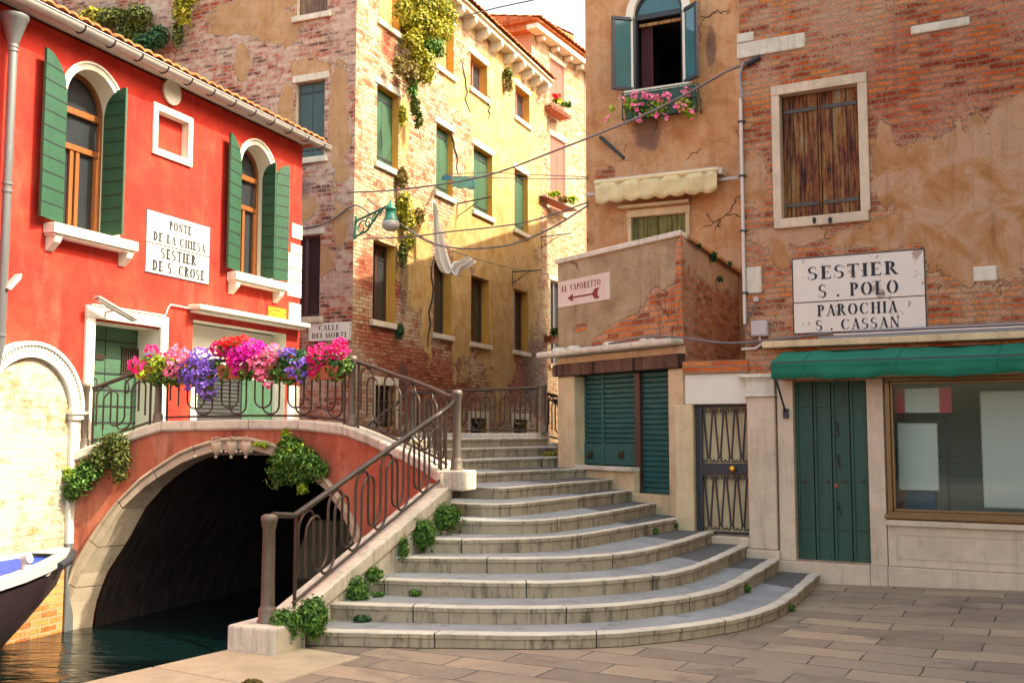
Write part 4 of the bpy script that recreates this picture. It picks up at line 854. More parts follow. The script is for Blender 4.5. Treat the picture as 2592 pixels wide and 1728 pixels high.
a, b = STU.uz(1518, 346, -.05), STU.uz(1583, 403, -.12); part('tube', MB().tube([(a[0], -.03, a[1]), (b[0], -.20, b[1])], .03, 10), MT['black'], tb)
# ================================================================ CORNER SHOP projecting onto the steps
cs = thing('corner_shop', 'small projecting corner shop with teal roller shutters and a peeling plaster upper wall', 'shop', SHP, (-1.3, .5, .7))
SL = -2.76; CT = 4.28; C0 = 2.86
wb = MB(); wb.box(SL, 0, 0, .02, C0, CT); part('upper_wall', wb, [MT['shopw']], cs)
wb = MB(); wb.quad((0, 0, 0), (3.75, 0, 0), (3.75, 0, CT), (0, 0, CT)); part('side_wall', wb, MT['shops'], cs, Frame(2.2 - .0015, 13.4 + .0, 23.8))
wb = MB(); wb.quad((SL, 2.4, 0), (SL, 0, 0), (SL, 0, CT), (SL, 2.4, CT)); wb.quad((-.03, .03, CT - .3), (-2.03, 3.08, CT - .3), (SL, 2.4, CT - .3), (SL, .03, CT - .3)); part('rear_wall', wb, MT['farl'], cs)
part('parapet_coping', MB().slab([(SL - .03, -.04), (.03, -.04), (-.16, .26), (SL - .03, .26)], CT, CT + .075), MT['istria'], cs, bevel=.012)
part('parapet_coping', MB().box(.29, 3.72, -.04, .24, CT + .001, CT + .07), MT['stu'], cs, SPR, bevel=.012)
part('cornice', MB().box(SL - .26, .03, -.24, .0, C0 - .0, C0 + .085), MT['istria'], cs, bevel=.03)
for x in (1416, 1453, 1546, 1640):
    u = SHP.uz(x, 880, -.12)[0]; b = MB(); b.lathe([(.0, .055), (.07, .05), (.11, .025), (.12, 0)][::-1], (u, -.12, C0 + .083), 14); part('cornice_knob', b, MT['istria'], cs)
part('band', MB().box(SL + .0, -.004, -.02, .05, 2.755, C0 - .012), MT['pillar'], cs)
bm_ = part('beam', MB().box(SL - .06, .02, -.075, .03, 2.57, 2.752), MT['beam'], cs, bevel=.02)
PL1 = SHP.uz(1456, 1050)[0]; PR0 = SHP.uz(1693, 1000)[0]
part('pillar', MB().box(SL, PL1, -.02, .3, 1.10, 2.568), MT['pillar'], cs, bevel=.02)
part('pillar', MB().box(PR0, .012, -.022, .55, .4, 2.567), MT['pillar'], cs, bevel=.025)
d = .17; s0, s1 = SHP.uz(1458, 1000, d)[0], SHP.uz(1612, 1000, d)[0]; zb1 = SHP.uz(1540, 1175, d)[1]; s2, s3 = SHP.uz(1626, 1000, d)[0], SHP.uz(1700, 1000, d)[0]; zb2 = SHP.uz(1665, 1249, d)[1]
def roller(u0, u1, z0, z1, y, name, panel=.0, mid=None):
    m = MB(); z = z0 + panel; h = .071; vs = []; fs = []; k = 0
    while z < z1 - .01:
        zn = min(z + h, z1)
        for dz, dy in ((0, .018), (.012, .0), (.055, -.004), (.071, .018)): vs += [(u0, y + dy, min(z + dz, z1)), (u1, y + dy, min(z + dz, z1))]
        z = zn
    for i in range(len(vs) // 2 - 1): a = i * 2; fs.append((a, a + 1, a + 3, a + 2))
    m.add(vs, fs)
    if panel: m.box(u0, u1, y - .006, y + .03, z0, z0 + panel - .003)
    if mid: m.box(mid - .02, mid + .02, y - .014, y + .02, z0, z1)
    return part(name, m, MT['teal_roll'], cs)
r1 = roller(s0, s1, zb1, 2.568, d, 'roller_shutter', .30, s0 + (s1 - s0) * .47); roller(s2, s3, zb2, 2.568, d, 'roller_shutter')
for px in (1497, 1575):
    u, z = SHP.uz(px, 1150, d); m = MB(); m.box(u - .045, u + .045, d - .02, d - .0065, z - .05, z + .05); m.tube([(u - .035, d - .03, z + .02), (u - .035, d - .045, z - .05), (u + .035, d - .045, z - .05), (u + .035, d - .03, z + .02)], .009, 6); part('handle', m, MT['rust_rail'], r1)
part('door_post', MB().box(s1, s2, d - .05, d + .05, zb2 - .05, 2.568), MT['wood_dark'], cs, bevel=.01)
zp = zb1 - .02; part('plinth', MB().box(PL1 - .01, s2 - .02, .02, .3, .3, zp - .06), MT['pillar'], cs); part('plinth_slab', MB().box(PL1 - .005, s2 - .015, -.03, .3, zp - .058, zp), MT['istria'], cs, bevel=.01)
part('threshold', MB().box(s2 - .01, PR0 - .004, -.02, .3, .3, zb2 - .005), MT['pillar'], cs, bevel=.01)
part('dark_backing', MB().box(SL, -.2, .21, .26, .3, 2.86), MT['dark'], cs)  # upright dark sheet behind the shutters stands in for the unlit inside
a, b = SHP.uz(1414, 740), SHP.uz(1545, 730); z0, z1 = SHP.uz(1480, 768)[1], SHP.uz(1480, 701)[1]
def arrow(t, y):
    zc = z0 + (z1 - z0) * .30; ul, ur = SHP.uz(1438, 750)[0], SHP.uz(1518, 745)[0]
    t.box(ul + .1, ur - .03, y - .0005, y + .0005, zc - .012, zc + .012)
    t.add([(ul, y, zc), (ul + .14, y, zc - .06), (ul + .14, y, zc + .06)], [(0, 1, 2)])
    t.add([(ur - .17, y - .0006, zc), (ur - .10, y - .0006, zc - .075), (ur + .02, y - .0006, zc - .075), (ur - .06, y - .0006, zc), (ur + .02, y - .0006, zc + .075), (ur - .10, y - .0006, zc + .075)], [(0, 1, 2, 3), (0, 3, 4, 5)])
painted_sign('direction_sign', SHP, a[0], b[0], z0, z1, [('AL', a[0] + .16, z0 + (z1 - z0) * .58, .092, .18), ('VAPORETTO', a[0] + .68, z0 + (z1 - z0) * .58, .092, .74)], [], 'pinkish painted sign reading AL VAPORETTO with a red arrow pointing left', 'sign_pink', border=0, lm='letter_red', deco=arrow)
# ================================================================ RIGHT BRICK HOUSE
rh = thing('right_house', 'weathered orange brick house with a shop window and an old boarded window on the right', 'house', RGT, (2, 2, 0))
RT = 8.3
WW = (-.26, .66, 4.31, 5.84, False, .16); DR = (-.17, .665, .26, 2.34, False, .10); SW = (.86, 4.2, .80, 2.37, False, .12)
wb = MB(); wall(wb, -.745, 6.4, 0, RT, 0, [WW, DR, SW], .16, 0, 1); part('wall', wb, [MT['rgt'], MT['jamb']], rh)
wb = MB(); wb.quad((2.4, 3.2, 0), (-.745, 0, 0), (-.745, 0, RT), (2.4, 3.2, RT)); wb.quad((3.4, 6, 0), (2.4, 3.2, 0), (2.4, 3.2, RT), (3.4, 6, RT)); wb.quad((6.4, 6, 0), (3.4, 6, 0), (3.4, 6, RT), (6.4, 6, RT)); wb.quad((6.4, 0, 0), (6.4, 6, 0), (6.4, 6, RT), (6.4, 0, RT)); part('side_wall', wb, MT['rgt'], rh)
part('roof', pantiles(2.2, 6.5, -.35, RT + .1, 6.5, 17), MT['tile'], rh); part('roof', pantiles(-.80, 2.19, -.35, RT + .1, 1.6, 17), MT['tile'], rh)
w_ = MB(); a, b = RGT.uz(1953, 227)[0], RGT.uz(2186, 187)[0]; zt = 5.94; zb = RGT.uz(1970, 558)[1]
w_.box(WW[0] - .10, WW[1] + .11, -.035, .0, 5.84, zt + .02); w_.box(WW[0] - .10, WW[0], -.03, .0, 4.31, 5.84); w_.box(WW[1], WW[1] + .11, -.03, .0, 4.31, 5.84)
w_ = part('window', w_, MT['jamb'], rh, bevel=.008); part('sill', MB().box(WW[0] - .09, WW[1] + .09, -.05, .1, 4.19, 4.308), MT['jamb'], w_, bevel=.01); two_leaf(w_, WW, .10, MT['old_planks'], straps=MT['rust_rail'])
m = MB()
for px in (2064, 2104): u, z = RGT.uz(px, 561); m.lathe([(.012, 0), (.02, .03), (.022, .06), (.0, .075)], (u, -.065, z - .03), 10)
part('iron_peg', m, MT['black'], w_)
def st_block(p, name='stone_block'):
    us = [RGT.uz(*q) for q in p]; part(name, MB().box(min(u for u, _ in us), max(u for u, _ in us), -.02, .05, min(z for _, z in us), max(z for _, z in us)), MT['istria'], rh, bevel=.015)
st_block([(1866, 151), (2038, 82)]); st_block([(1866, 112), (1908, 80)]); st_block([(2306, 90), (2455, 42)]); st_block([(1890, 744), (1928, 674)]); st_block([(2465, 714), (2523, 672)])
# ground floor: jambs, door, window, panel, plinth
zp = .25
m = MB(); m.box(-.36, -.172, -.055, .0, zp, 2.36); part('jamb', m, MT['jamb'], rh, bevel=.008)
m = MB(); m.box(.667, .848, -.056, .0, zp, 2.36); part('jamb', m, MT['jamb'], rh, bevel=.008)
part('lintel', MB().box(-.36, 4.6, -.06, .0, 2.37, 2.50), MT['pillar'], rh, bevel=.008)
part('plinth', MB().box(-.37, .66, -.10, .02, -.05, zp - .002).box(.664, .85, -.10, .02, -.05, zp + .0).box(.854, 2.6, -.10, .02, -.05, zp).box(2.604, 5.0, -.10, .02, -.05, zp), MT['jamb'], rh, bevel=.008)
pn = MB(); pn.box(.856, 4.6, -.045, .0, zp + .004, .70); pn.box(.85, 4.6, -.09, .0, .705, .765); pn.box(.95, 4.4, -.052, -.046, .34, .345); pn.box(.95, 4.4, -.052, -.046, .60, .605); pn.box(.95, .955, -.052, -.046, .345, .60); part('panel', pn, MT['jamb'], rh, bevel=.006)
D = MB(); w4 = (DR[1] - DR[0]) / 4
for k in range(4):
    a = DR[0] + k * w4 + .006; b = a + w4 - .012; D.box(a, b, .062, .085, DR[2], DR[3])
    for z0, z1 in ((DR[2], DR[2] + .04), (DR[2] + .36, DR[2] + .41), (2.04, 2.08), (DR[3] - .05, DR[3])): D.box(a + .032, b - .032, .045, .0615, z0, z1)
    D.box(a, a + .031, .043, .0615, DR[2], DR[3]); D.box(b - .031, b, .043, .0615, DR[2], DR[3])
dr = part('door', D, MT['green_dark'], rh, bevel=.003); part('backing', MB().box(DR[0], DR[1], .09, .10, DR[2], DR[3]), MT['black'], dr)
for px, py in ((2120, 1080), (2122, 1160), (2124, 1280)):
    u, z = RGT.uz(px, py, .06); m = MB(); m.tube([(u, .04, z + .05), (u, .025, z + .0), (u, .04, z - .05)], .010, 6); m.box(u - .018, u + .018, .02, .043, z - .10, z - .05); part('bolt', m, MT['iron'], dr)
for px, py in ((2036, 1216), (2096, 1216), (2136, 1216), (2184, 1216)): u, z = RGT.uz(px, py, .06); part('keyhole', MB().box(u - .022, u + .022, .03, .0445, z - .016, z + .016), MT['rust_rail'], dr, bevel=.004)
u, z = RGT.uz(2118, 1228, .06); part('rust_patch', MB().prism([(u - .03, z - .02), (u - .012, z - .035), (u + .005, z - .02), (u + .03, z - .012), (u + .022, z + .012), (u + .004, z + .03), (u - .014, z + .012), (u - .026, z + .016)], .040, .0425), MT['brick_shut'], dr)
f = MB(); rect_frame(f, SW[0], 4.2, SW[2], SW[3], .055, -.03, .05); rect_frame(f, SW[0] + .056, 4.14, SW[2] + .056, SW[3] - .056, .03, .0, .05); f.box(SW[0] - .03, 4.22, -.075, -.0305, SW[2] - .02, SW[2] + .03)
sw = part('shop_window', f, MT['bronze'], rh, bevel=.006); part('glass', MB().box(SW[0] + .05, 4.15, .03, .036, SW[2] + .05, SW[3] - .05), MT['shop_glass'], sw)
ib = MB(); x0, x1, y1, zA, zB = SW[0] - .1, 4.4, 1.6, SW[2] - .02, SW[3] + .05
ib.quad((x0, .13, zA), (x0, y1, zA), (x0, y1, zB), (x0, .13, zB)); ib.quad((x0, y1, zA), (x1, y1, zA), (x1, y1, zB), (x0, y1, zB)); ib.quad((x1, y1, zA), (x1, .13, zA), (x1, .13, zB), (x1, y1, zB)); ib.quad((x0, .13, zB), (x0, y1, zB), (x1, y1, zB), (x1, .13, zB))
part('room', ib, MT['blind'], sw); part('display_floor', MB().box(x0, x1, .125, y1, zA - .04, zA), MT['board'], sw)
def goods(px0, py0, px1, py1, dep, mat, label, name='display_board', cat='board', th=.03, bev=.03):
    a, b = RGT.uz(px0, py0, dep), RGT.uz(px1, py1, dep); r_ = thing(name, label, cat, RGT, ((a[0] + b[0]) / 2, dep, min(a[1], b[1])))
    part('panel', MB().box(a[0], b[0], dep, dep + th, min(a[1], b[1]), max(a[1], b[1])), MT[mat], r_, bevel=bev); return r_, a, b
r_, a, b = goods(2275, 1240, 2372, 1070, .35, 'board', 'plain pale rounded board standing in the shop window')
part('foot', MB().box(a[0] + .05, b[0] - .05, .4, .5, SW[2] - .02, b[1] - .3), MT['blue_dark'], r_)
r_, a, b = goods(2266, 1045, 2408, 980, .3, 'board', 'white sign with red ends hanging at the top of the shop window', 'hanging_sign', 'sign', .02, .008)
part('end_band', MB().box(a[0], a[0] + .11, .285, .299, a[1], b[1]), MT['redboard'], r_); part('end_band', MB().box(b[0] - .13, b[0], .285, .299, a[1], b[1]), MT['redboard'], r_)
r_, a, b = goods(2490, 1285, 2700, 985, .5, 'board', 'tall pale panel at the right end of the shop window', 'advertising_board', 'board', .04, .05)
r_ = thing('stand', 'black metal frame stand behind the pale board in the shop window', 'stand', RGT, (1.3, .45, .8)); m = MB(); a, b = RGT.uz(2268, 1300, .45), RGT.uz(2398, 1066, .45)
m.box(b[0] - .03, b[0], .44, .47, .78, b[1]); m.box(a[0], a[0] + .03, .44, .47, .78, b[1]); m.box(a[0], b[0], .44, .47, b[1] - .03, b[1]); m.box(a[0], b[0], .44, .47, b[1] - .42, b[1] - .40); part('frame', m, MT['iron'], r_)
# stone ledge, green awning
part('ledge', MB().box(-.50, 5.0, -.16, 0, 2.745, 2.825), MT['pillar'], rh, bevel=.012)
aw = thing('awning', 'green canvas awning folded low over the shop door and window on the right', 'awning', RGT, (2, 0, 2.5))
n = 60; e = -.42; ua = RGT.uz(1950, 925, e)[0]; zt, zf, zb = 2.70, RGT.uz(2100, 915, e)[1], RGT.uz(2100, 956, e)[1]; vs = []; ub = 5.2
for i in range(n + 1):
    f = i / n; u = ua + (ub - ua) * f; wv = .012 * math.sin(f * 31) + .008 * math.sin(f * 83 + 1) + .004 * math.sin(f * 190)
    for k, (y, z) in enumerate(((-.02, zt), (-.13, zt - .02 + wv), (-.26, (zt + zf) / 2 + .01 + wv), (-.38, zf + .02), (e, zf), (e + .012, zf - .035), (e + .02 + wv, (zf + zb) / 2), (e + .005 + wv * 2, zb + wv))): vs.append((u + (.05 if k < 3 else 0) * (1 - f), y, z))
fs = []
for i in range(n):
    for k in range(7): p = i * 8 + k; fs.append((p, p + 1, p + 9, p + 8))
m = MB(); m.add(vs, fs, 0, None, True); L = vs[:8]; m.add(L + [(L[0][0], -.02, zb + .02)], [tuple(range(9))[::-1]])
for i in range(4, n, 11): part('seam', MB().tube([Vector(q) + Vector((0, -.003, .003)) for q in vs[i * 8:i * 8 + 8]], .004, 4), MT['awning'], aw)
o = part('canvas', m, MT['awning'], aw); so_ = o.modifiers.new('thick', 'SOLIDIFY'); so_.thickness = .006
m = MB(); m.tube([(ua + .03, e + .02, zf), (ub, e + .02, zf)], .02, 8); part('front_bar', m, MT['iron'], aw)
p, q = RGT.uz(1966, 965, -.36), RGT.uz(1989, 1045, -.08); m = MB(); m.tube([(p[0], -.36, p[1]), (q[0], -.08, q[1])], .013, 6); m.box(q[0] - .03, q[0] + .03, -.10, -.056, q[1] - .06, q[1] + .05); part('arm', m, MT['iron'], aw)
# conduits and junction box
cd = thing('wall_conduits', 'grey and cream conduits running along the ledge above the green awning', 'conduit', RGT, (1.5, -.05, 2.9))
for dz, mt in ((.045, 'conduit'), (.015, 'conduit_grey'), (.08, 'conduit_grey')):
    z = 2.83 + dz; part('conduit', MB().tube([(.05 + dz * 6, -.045, z), (5.2, -.045, z)], .014, 7), MT[mt], cd)
vp = thing('vertical_conduit', 'white vertical conduit clipped to the left edge of the right brick house', 'conduit', RGT, (-.75, -.03, 3)); pu = -.735; z1 = RGT.uz(1880, 250)[1]; z0 = RGT.uz(1893, 820)[1]
part('conduit', MB().tube([(pu, -.03, z0), (pu, -.03, z1)], .022, 8), MT['conduit'], vp)
for py in (309, 446, 585, 742): z = RGT.uz(1885, py)[1]; part('clip', MB().box(pu - .035, pu + .045, -.055, 0, z - .012, z + .012), MT['iron'], vp)
jb = thing('junction_box', 'square grey junction box beside the vertical conduit', 'box', RGT, (-.55, 0, 3.0)); a, b = RGT.uz(1906, 853), RGT.uz(1947, 812)
part('body', MB().box(a[0], b[0], -.09, 0, a[1], b[1]), MT['box_grey'], jb, bevel=.012); part('lid', MB().box(a[0] + .012, b[0] - .012, -.098, -.0905, a[1] + .012, b[1] - .012), MT['box_grey'], jb, bevel=.004)
sw_ = thing('wall_switch', 'small grey doorbell socket above the junction box', 'socket', RGT, (-.6, 0, 3.3)); u, z = RGT.uz(1915, 758); part('body', MB().box(u - .03, u + .035, -.04, 0, z - .03, z + .03), MT['box_grey'], sw_, bevel=.006)
pts = [RGT.uz(x, y) for x, y in ((1915, 768), (1905, 790), (1893, 806), (1886, 826), (1892, 842), (1905, 852))]; single('cable', MB().tube([(u, -.035, z) for u, z in pts], .011, 6), MT['cable'], RGT, 'dark cable looping from the small socket down beside the junction box', 'cable')
pts = [RGT.uz(x, y) for x, y in ((1925, 853), (1929, 872), (1915, 882), (1880, 884))]; single('cable', MB().tube([(u, -.04, z) for u, z in pts], .018, 6), MT['conduit'], RGT, 'pale conduit curving away left under the junction box', 'cable')
a, b = RGT.uz(2004, 657), RGT.uz(2347, 829); ua, ub, z0, z1 = -.155, 1.34, 2.905, 3.815
painted_sign('street_sign', RGT, ua, ub, z0, z1, [('SESTIER', .54, 3.545, .155, 1.02), ('S . POLO', .60, 3.325, .155, .90), ('PAROCHIA', .58, 3.105, .135, .90), ('S . CASSAN', .58, 2.935, .125, .94)], [3.28], 'large flaking white sign reading SESTIER S. POLO, PAROCHIA S. CASSAN on the right house', 'sign_old', border=.012)
# ================================================================ GATEWAY: low wall, pilaster, grille gate
gw = thing('gateway', 'plastered gateway wall with a brick top and stone pilaster between shop and right house', 'gateway', RGT, (-1.1, 0, .45))
GU0, GU1 = RGT.uz(1758, 1200, .02)[0], RGT.uz(1897, 1200, .02)[0]; GZ0, GZ1 = .50, RGT.uz(1830, 1022, .02)[1]; wt, bt = RGT.uz(1820, 945)[1], RGT.uz(1820, 912)[1]
part('lintel_panel', MB().box(GU0 - .1, GU1 + .02, .0, .25, GZ1, wt), MT['white'], gw, bevel=.006); part('brick_top', MB().box(GU0 - .12, GU1 + .02, -.03, .28, wt + .002, bt), MT['rim_brick'], gw)
part('jamb', MB().box(GU0 - .25, GU0 - .004, .004, .25, .3, GZ1 - .002), MT['pillar'], gw, bevel=.008); part('threshold', MB().box(GU0 - .15, GU1 + .0, -.02, .3, .0, GZ0 - .015), MT['jamb'], gw, bevel=.012)
pa, pb = RGT.uz(1894, 1200, -.06)[0], RGT.uz(1966, 1200, -.06)[0]; zc0, zc1 = RGT.uz(1930, 1004, -.08)[1], RGT.uz(1930, 946, -.08)[1]
m = MB(); m.box(pa, pb, -.08, .1, .36, zc0); p_ = part('pilaster', m, MT['jamb'], gw, bevel=.02)
m = MB(); m.box(pa - .0, pb + .0, -.10, .1, zc0 + .002, zc1 - .05); m.box(pa - .09, pb - .0, -.15, .1, zc1 - .048, zc1); m.box(pa - .05, pb, -.125, .1, zc1 - .075, zc1 - .05); m.box(pa - .02, pb + .01, -.11, .1, zc0 + .0, zc0 + .035); part('capital', m, MT['istria'], p_, bevel=.01)
part('base', MB().box(pa - .03, pb + .03, -.12, .1, .0, .358), MT['jamb'], p_, bevel=.012)
gt = thing('grille_gate', 'black wrought iron grille gate with a brass knob beside the corner shop', 'gate', RGT, ((GU0 + GU1) / 2, .1, GZ0))
y = .10; m = MB(); rect_frame(m, GU0, GU1, GZ0, GZ1, .035, y - .02, y + .02); zm0, zm1 = RGT.uz(1830, 1200, y)[1], RGT.uz(1830, 1172, y)[1]; m.box(GU0 + .036, GU1 - .036, y - .015, y + .015, zm0, zm1); m.box(GU0 + .0355, GU0 + .085, y - .018, y + .018, GZ0 + .036, GZ1 - .036); part('frame', m, MT['iron'], gt, bevel=.004)
gl, gr = GU0 + .09, GU1 - .04
for za, zb_ in ((GZ0 + .04, zm0), (zm1, GZ1 - .04)):
    m = MB(); n = 4; dw = (gr - gl) / n
    for k in range(n + 1):
        for s in (-1, 1):
            u = gl + k * dw; v = u + s * dw * .42
            if gl - .02 <= v <= gr + .02: m.tube([(u + s * .012, y, zb_ - .03), (v, y, za + .06)], .0115, 6)
    for k in range(n * 2):
        for zz, s in ((zb_ - .045, 1), (za + .045, -1)):
            u = gl + (k + .5) * dw / 2; sp_ = []
            for j in range(11): a = j / 10 * 4.6; rr = .032 - .02 * j / 10; sp_.append((u + rr * math.cos(a) * (1 if k % 2 else -1), y, zz + rr * math.sin(a) * s))
            m.tube(sp_, .0085, 5)
    part('bars', m, MT['iron'], gt)
u, z = RGT.uz(1857, 1186, y); m = MB(); m.lathe([(.0, 0), (.03, .01), (.045, .035), (.035, .06), (.012, .07)][::-1], (0, 0, 0), 14); m.xf(Matrix.Translation((u, y - .02, z)) @ Matrix.Rotation(R(90), 4, 'X')); m.tube([(u, y, z), (u, y - .05, z)], .012, 6); part('knob', m, MT['brass'], gt)
part('backing', MB().box(GU0 + .03, GU1 - .03, .16, .18, GZ0, GZ1), MT['pillar'], gt)
# house closing the square on the right, outside the picture, whose shade lies over the steps
ch = thing('campo_house', 'plain plastered house closing the right side of the square', 'house', WORLD, (11, 1, 0))
m = MB(); m.box(7.2, 13, -12, 8.9, 0, 12.4); part('wall', m, MT['stu'], ch)
for k in range(5):
    for z in (1.2, 4.6, 8.0): m = MB(); m.box(7.16, 7.2, -10 + k * 3.7, -9 + k * 3.7, z, z + 1.7); part('shutter', m, MT['green'], ch)
m = MB(); m.add([(6.9, -12.2, 12.4), (13.3, -12.2, 12.4), (13.3, 9.1, 12.4), (6.9, 9.1, 12.4), (10, -12.2, 13.8), (10, 9.1, 13.8)], [(0, 3, 5, 4), (1, 4, 5, 2), (0, 4, 1), (2, 5, 3), (3, 0, 1, 2)]); part('roof', m, MT['tile'], ch)
# CALLE sign on the brick house
painted_sign('street_sign', BRK, -1.07, -.03, 3.63, 4.03, [('CALLE', -.55, 3.86, .105, .50), ('DEI MORTI', -.55, 3.70, .105, .84)], [], 'small white sign reading CALLE DEI MORTI at the corner of the brick house', 'sign_shade', y=-.03, border=.010)
# ================================================================ BRIDGE
BP = [Vector(p) for p in [(-5.66, 13.3), (-5.1, 13.36), (-4.4, 13.38), (-3.6, 13.32), (-2.9, 13.2), (-2.3, 13.02), (-1.75, 12.68), (-1.3, 12.25), (-.95, 11.75), (-.72, 11.3)]]
BS_ = [0.0]
for a, b in zip(BP, BP[1:]): BS_.append(BS_[-1] + (b - a).length)
BL = BS_[-1]
def lerp_tab(tab, x):
    if x <= tab[0][0]: return tab[0][1]
    for (a, p), (b, q) in zip(tab, tab[1:]):
        if x <= b: return p + (q - p) * (x - a) / (b - a)
    return tab[-1][1]
def bpos(s, off=0.0):
    """point of the curved bridge face in plan, off metres behind it"""
    def raw(q):
        q = min(max(q, 0), BL)
        for i in range(len(BP) - 1):
            if q <= BS_[i + 1] + 1e-9: return BP[i].lerp(BP[i + 1], (q - BS_[i]) / (BS_[i + 1] - BS_[i]))
        return BP[-1]
    p = raw(s); t = (raw(s + .25) - raw(s - .25)).normalized(); n = Vector((-t.y, t.x)); return p + n * off
def bw(s, off, z): p = bpos(s, off); return Vector((p.x, p.y, z))
AO = [(0, 1.69), (.24, 1.67), (.5, 1.605), (.79, 1.485), (1.22, 1.20), (1.58, .83), (1.81, .50), (2.05, .07), (2.19, -.40), (2.23, -.80), (2.25, -1.5)]
AI = [(0, 1.465), (.2, 1.45), (.47, 1.385), (.75, 1.27), (1.13, 1.01), (1.45, .68), (1.70, .33), (1.92, -.05), (2.045, -.45), (2.08, -.85), (2.1, -1.5)]
AI = [(a * .72 + (0 if i == 0 else b) * .28, z * .72 + (lerp_tab(AO, a)) * .28 if a < 1.5 else z) for i, ((a, z), (b, _)) in enumerate(zip(AI, AO))]
AC = 2.2
COP = [(0, 1.44), (.19, 1.53), (.8, 1.755), (1.19, 1.885), (2.2, 1.905), (3.04, 1.90), (3.71, 1.83), (4.51, 1.60), (BL, 1.30)]
br = thing('bridge', 'orange red plastered stone bridge with one arch and fanning steps over the canal', 'bridge', WORLD, (-2.5, 12, -.7))
N = 120; mb = MB()
for i in range(N):
    a, b = BL * i / N, BL * (i + 1) / N
    lo = lambda s: (lerp_tab(AO, abs(s - AC)) - .02) if abs(s - AC) < 2.25 else -1.5
    za, zb = lo(a), lo(b); ta, tb = lerp_tab(COP, a) - .12, lerp_tab(COP, b) - .12
    mb.add([bw(a, 0, za), bw(b, 0, zb), bw(b, 0, tb), bw(a, 0, ta)], [(0, 1, 2, 3)], 0, [(a, za), (b, zb), (b, tb), (a, ta)])
part('wall', mb, MT['bridge'], br)
mb = MB(); rows = []
K = 22
def shx(s): return .17 * max(0, min(1, (AC - .8 - s) / .9))
def arc(tab, k):      # k in -K..K along the arch curve, evenly by height and width
    L = [(0.0, tab[0])]; d = 0
    for p, q in zip(tab, tab[1:]): d += math.hypot(q[0] - p[0], q[1] - p[1]); L.append((d, q))
    x = abs(k) / K * L[-1][0]
    for (d0, p), (d1, q) in zip(L, L[1:]):
        if x <= d1 + 1e-9:
            f = (x - d0) / (d1 - d0); return (AC + math.copysign(p[0] + (q[0] - p[0]) * f, k), p[1] + (q[1] - p[1]) * f)
    return (AC + math.copysign(tab[-1][0], k), tab[-1][1])
for k in range(-K, K):
    o, i, o2, i2 = arc(AO, k), arc(AI, k), arc(AO, k + 1), arc(AI, k + 1); gap = .06 if k % 3 == 0 else 0
    if gap:
        f = .05; o = (o[0] + (o2[0] - o[0]) * f, o[1] + (o2[1] - o[1]) * f); i = (i[0] + (i2[0] - i[0]) * f, i[1] + (i2[1] - i[1]) * f)
    L = lambda p, off: bw(p[0], off, p[1])
    mid = lambda p, q, f: (p[0] + (q[0] - p[0]) * f, p[1] + (q[1] - p[1]) * f)
    prof = lambda o, i: [L(o, 0), L(o, -.055), L(mid(o, i, .16), -.07), L(mid(o, i, .30), -.055), L(mid(o, i, .34), -.03), L(mid(o, i, .93), -.03), L(i, -.01), L(i, .24) + Vector((.09 + shx(i[0]), 0, 0))]
    A, B = prof(o, i), prof(o2, i2)
    for q in range(7): mb.add([A[q], A[q + 1], B[q + 1], B[q]], [(0, 1, 2, 3)])
    if gap: mb.add(A, [tuple(range(8))]);
part('arch_ring', mb, MT['ring'], br)
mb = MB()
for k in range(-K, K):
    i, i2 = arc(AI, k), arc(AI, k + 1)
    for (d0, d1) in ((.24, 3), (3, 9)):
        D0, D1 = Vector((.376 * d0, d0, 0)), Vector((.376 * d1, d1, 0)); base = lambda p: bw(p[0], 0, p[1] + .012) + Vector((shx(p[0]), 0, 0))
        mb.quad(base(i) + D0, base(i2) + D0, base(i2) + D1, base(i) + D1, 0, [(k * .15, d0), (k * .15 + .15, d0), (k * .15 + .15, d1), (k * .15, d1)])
c = [bw(arc(AI, k)[0], 0, arc(AI, k)[1] + .02) + Vector((.376 * 9, 9, 0)) for k in range(-K, K + 1)]; mb.add(c, [tuple(range(len(c)))])  # end wall added to close the vault so its depth stays dark
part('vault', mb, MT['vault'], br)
mb = MB(); cuts = [0, .62, 1.20, 2.35, 3.02, 3.70, 4.75, BL]
for a, b in zip(cuts, cuts[1:]):
    n = max(2, int((b - a) / .12)); ss = [a + .004 + (b - a - .008) * k / n for k in range(n + 1)]; rows = []
    for s in ss:
        zt = lerp_tab(COP, s); rows.append([bw(s, .30, zt - .13), bw(s, .30, zt), bw(s, -.03, zt), bw(s, -.045, zt - .02), bw(s, -.045, zt - .105), bw(s, -.025, zt - .13)])
    for p, q in zip(rows, rows[1:]):
        for k in range(6): j = (k + 1) % 6; mb.add([p[k], p[j], q[j], q[k]], [(0, 1, 2, 3)])
    mb.add(rows[0], [tuple(range(6))[::-1]]); mb.add(rows[-1], [tuple(range(6))])
part('coping', mb, MT['coping'], br)
# three carved shields on the keystone
ks = MB()
for j, s in enumerate((1.93, 2.13, 2.33)):
    z = 1.56; pts = [(-.055, .075), (.0, .06), (.055, .075), (.07, .03), (.055, -.05), (.0, -.115), (-.055, -.05), (-.07, .03)]
    b0 = len(ks.v); front = [bw(s + x, -.062, z + y) for x, y in pts]; back = [bw(s + x * 1.2, -.02, z + y * 1.15) for x, y in pts]; c = bw(s, -.085, z - .01)
    ks.add(front + back + [c], [(k, (k + 1) % 8, 16) for k in range(8)] + [(k + 8, (k + 1) % 8 + 8, (k + 1) % 8, k) for k in range(8)], 0, None, True)
    for x, y in ((-.05, .10), (.05, .10), (.0, .115), (-.07, -.06), (.07, -.06), (0, -.13)): p = bw(s + x, -.055, z + y); ks.lathe([(.0, -.022), (.018, -.012), (.022, .0), (.018, .012), (.0, .022)], p, 8)
part('keystone_shield', ks, MT['ring'], br)
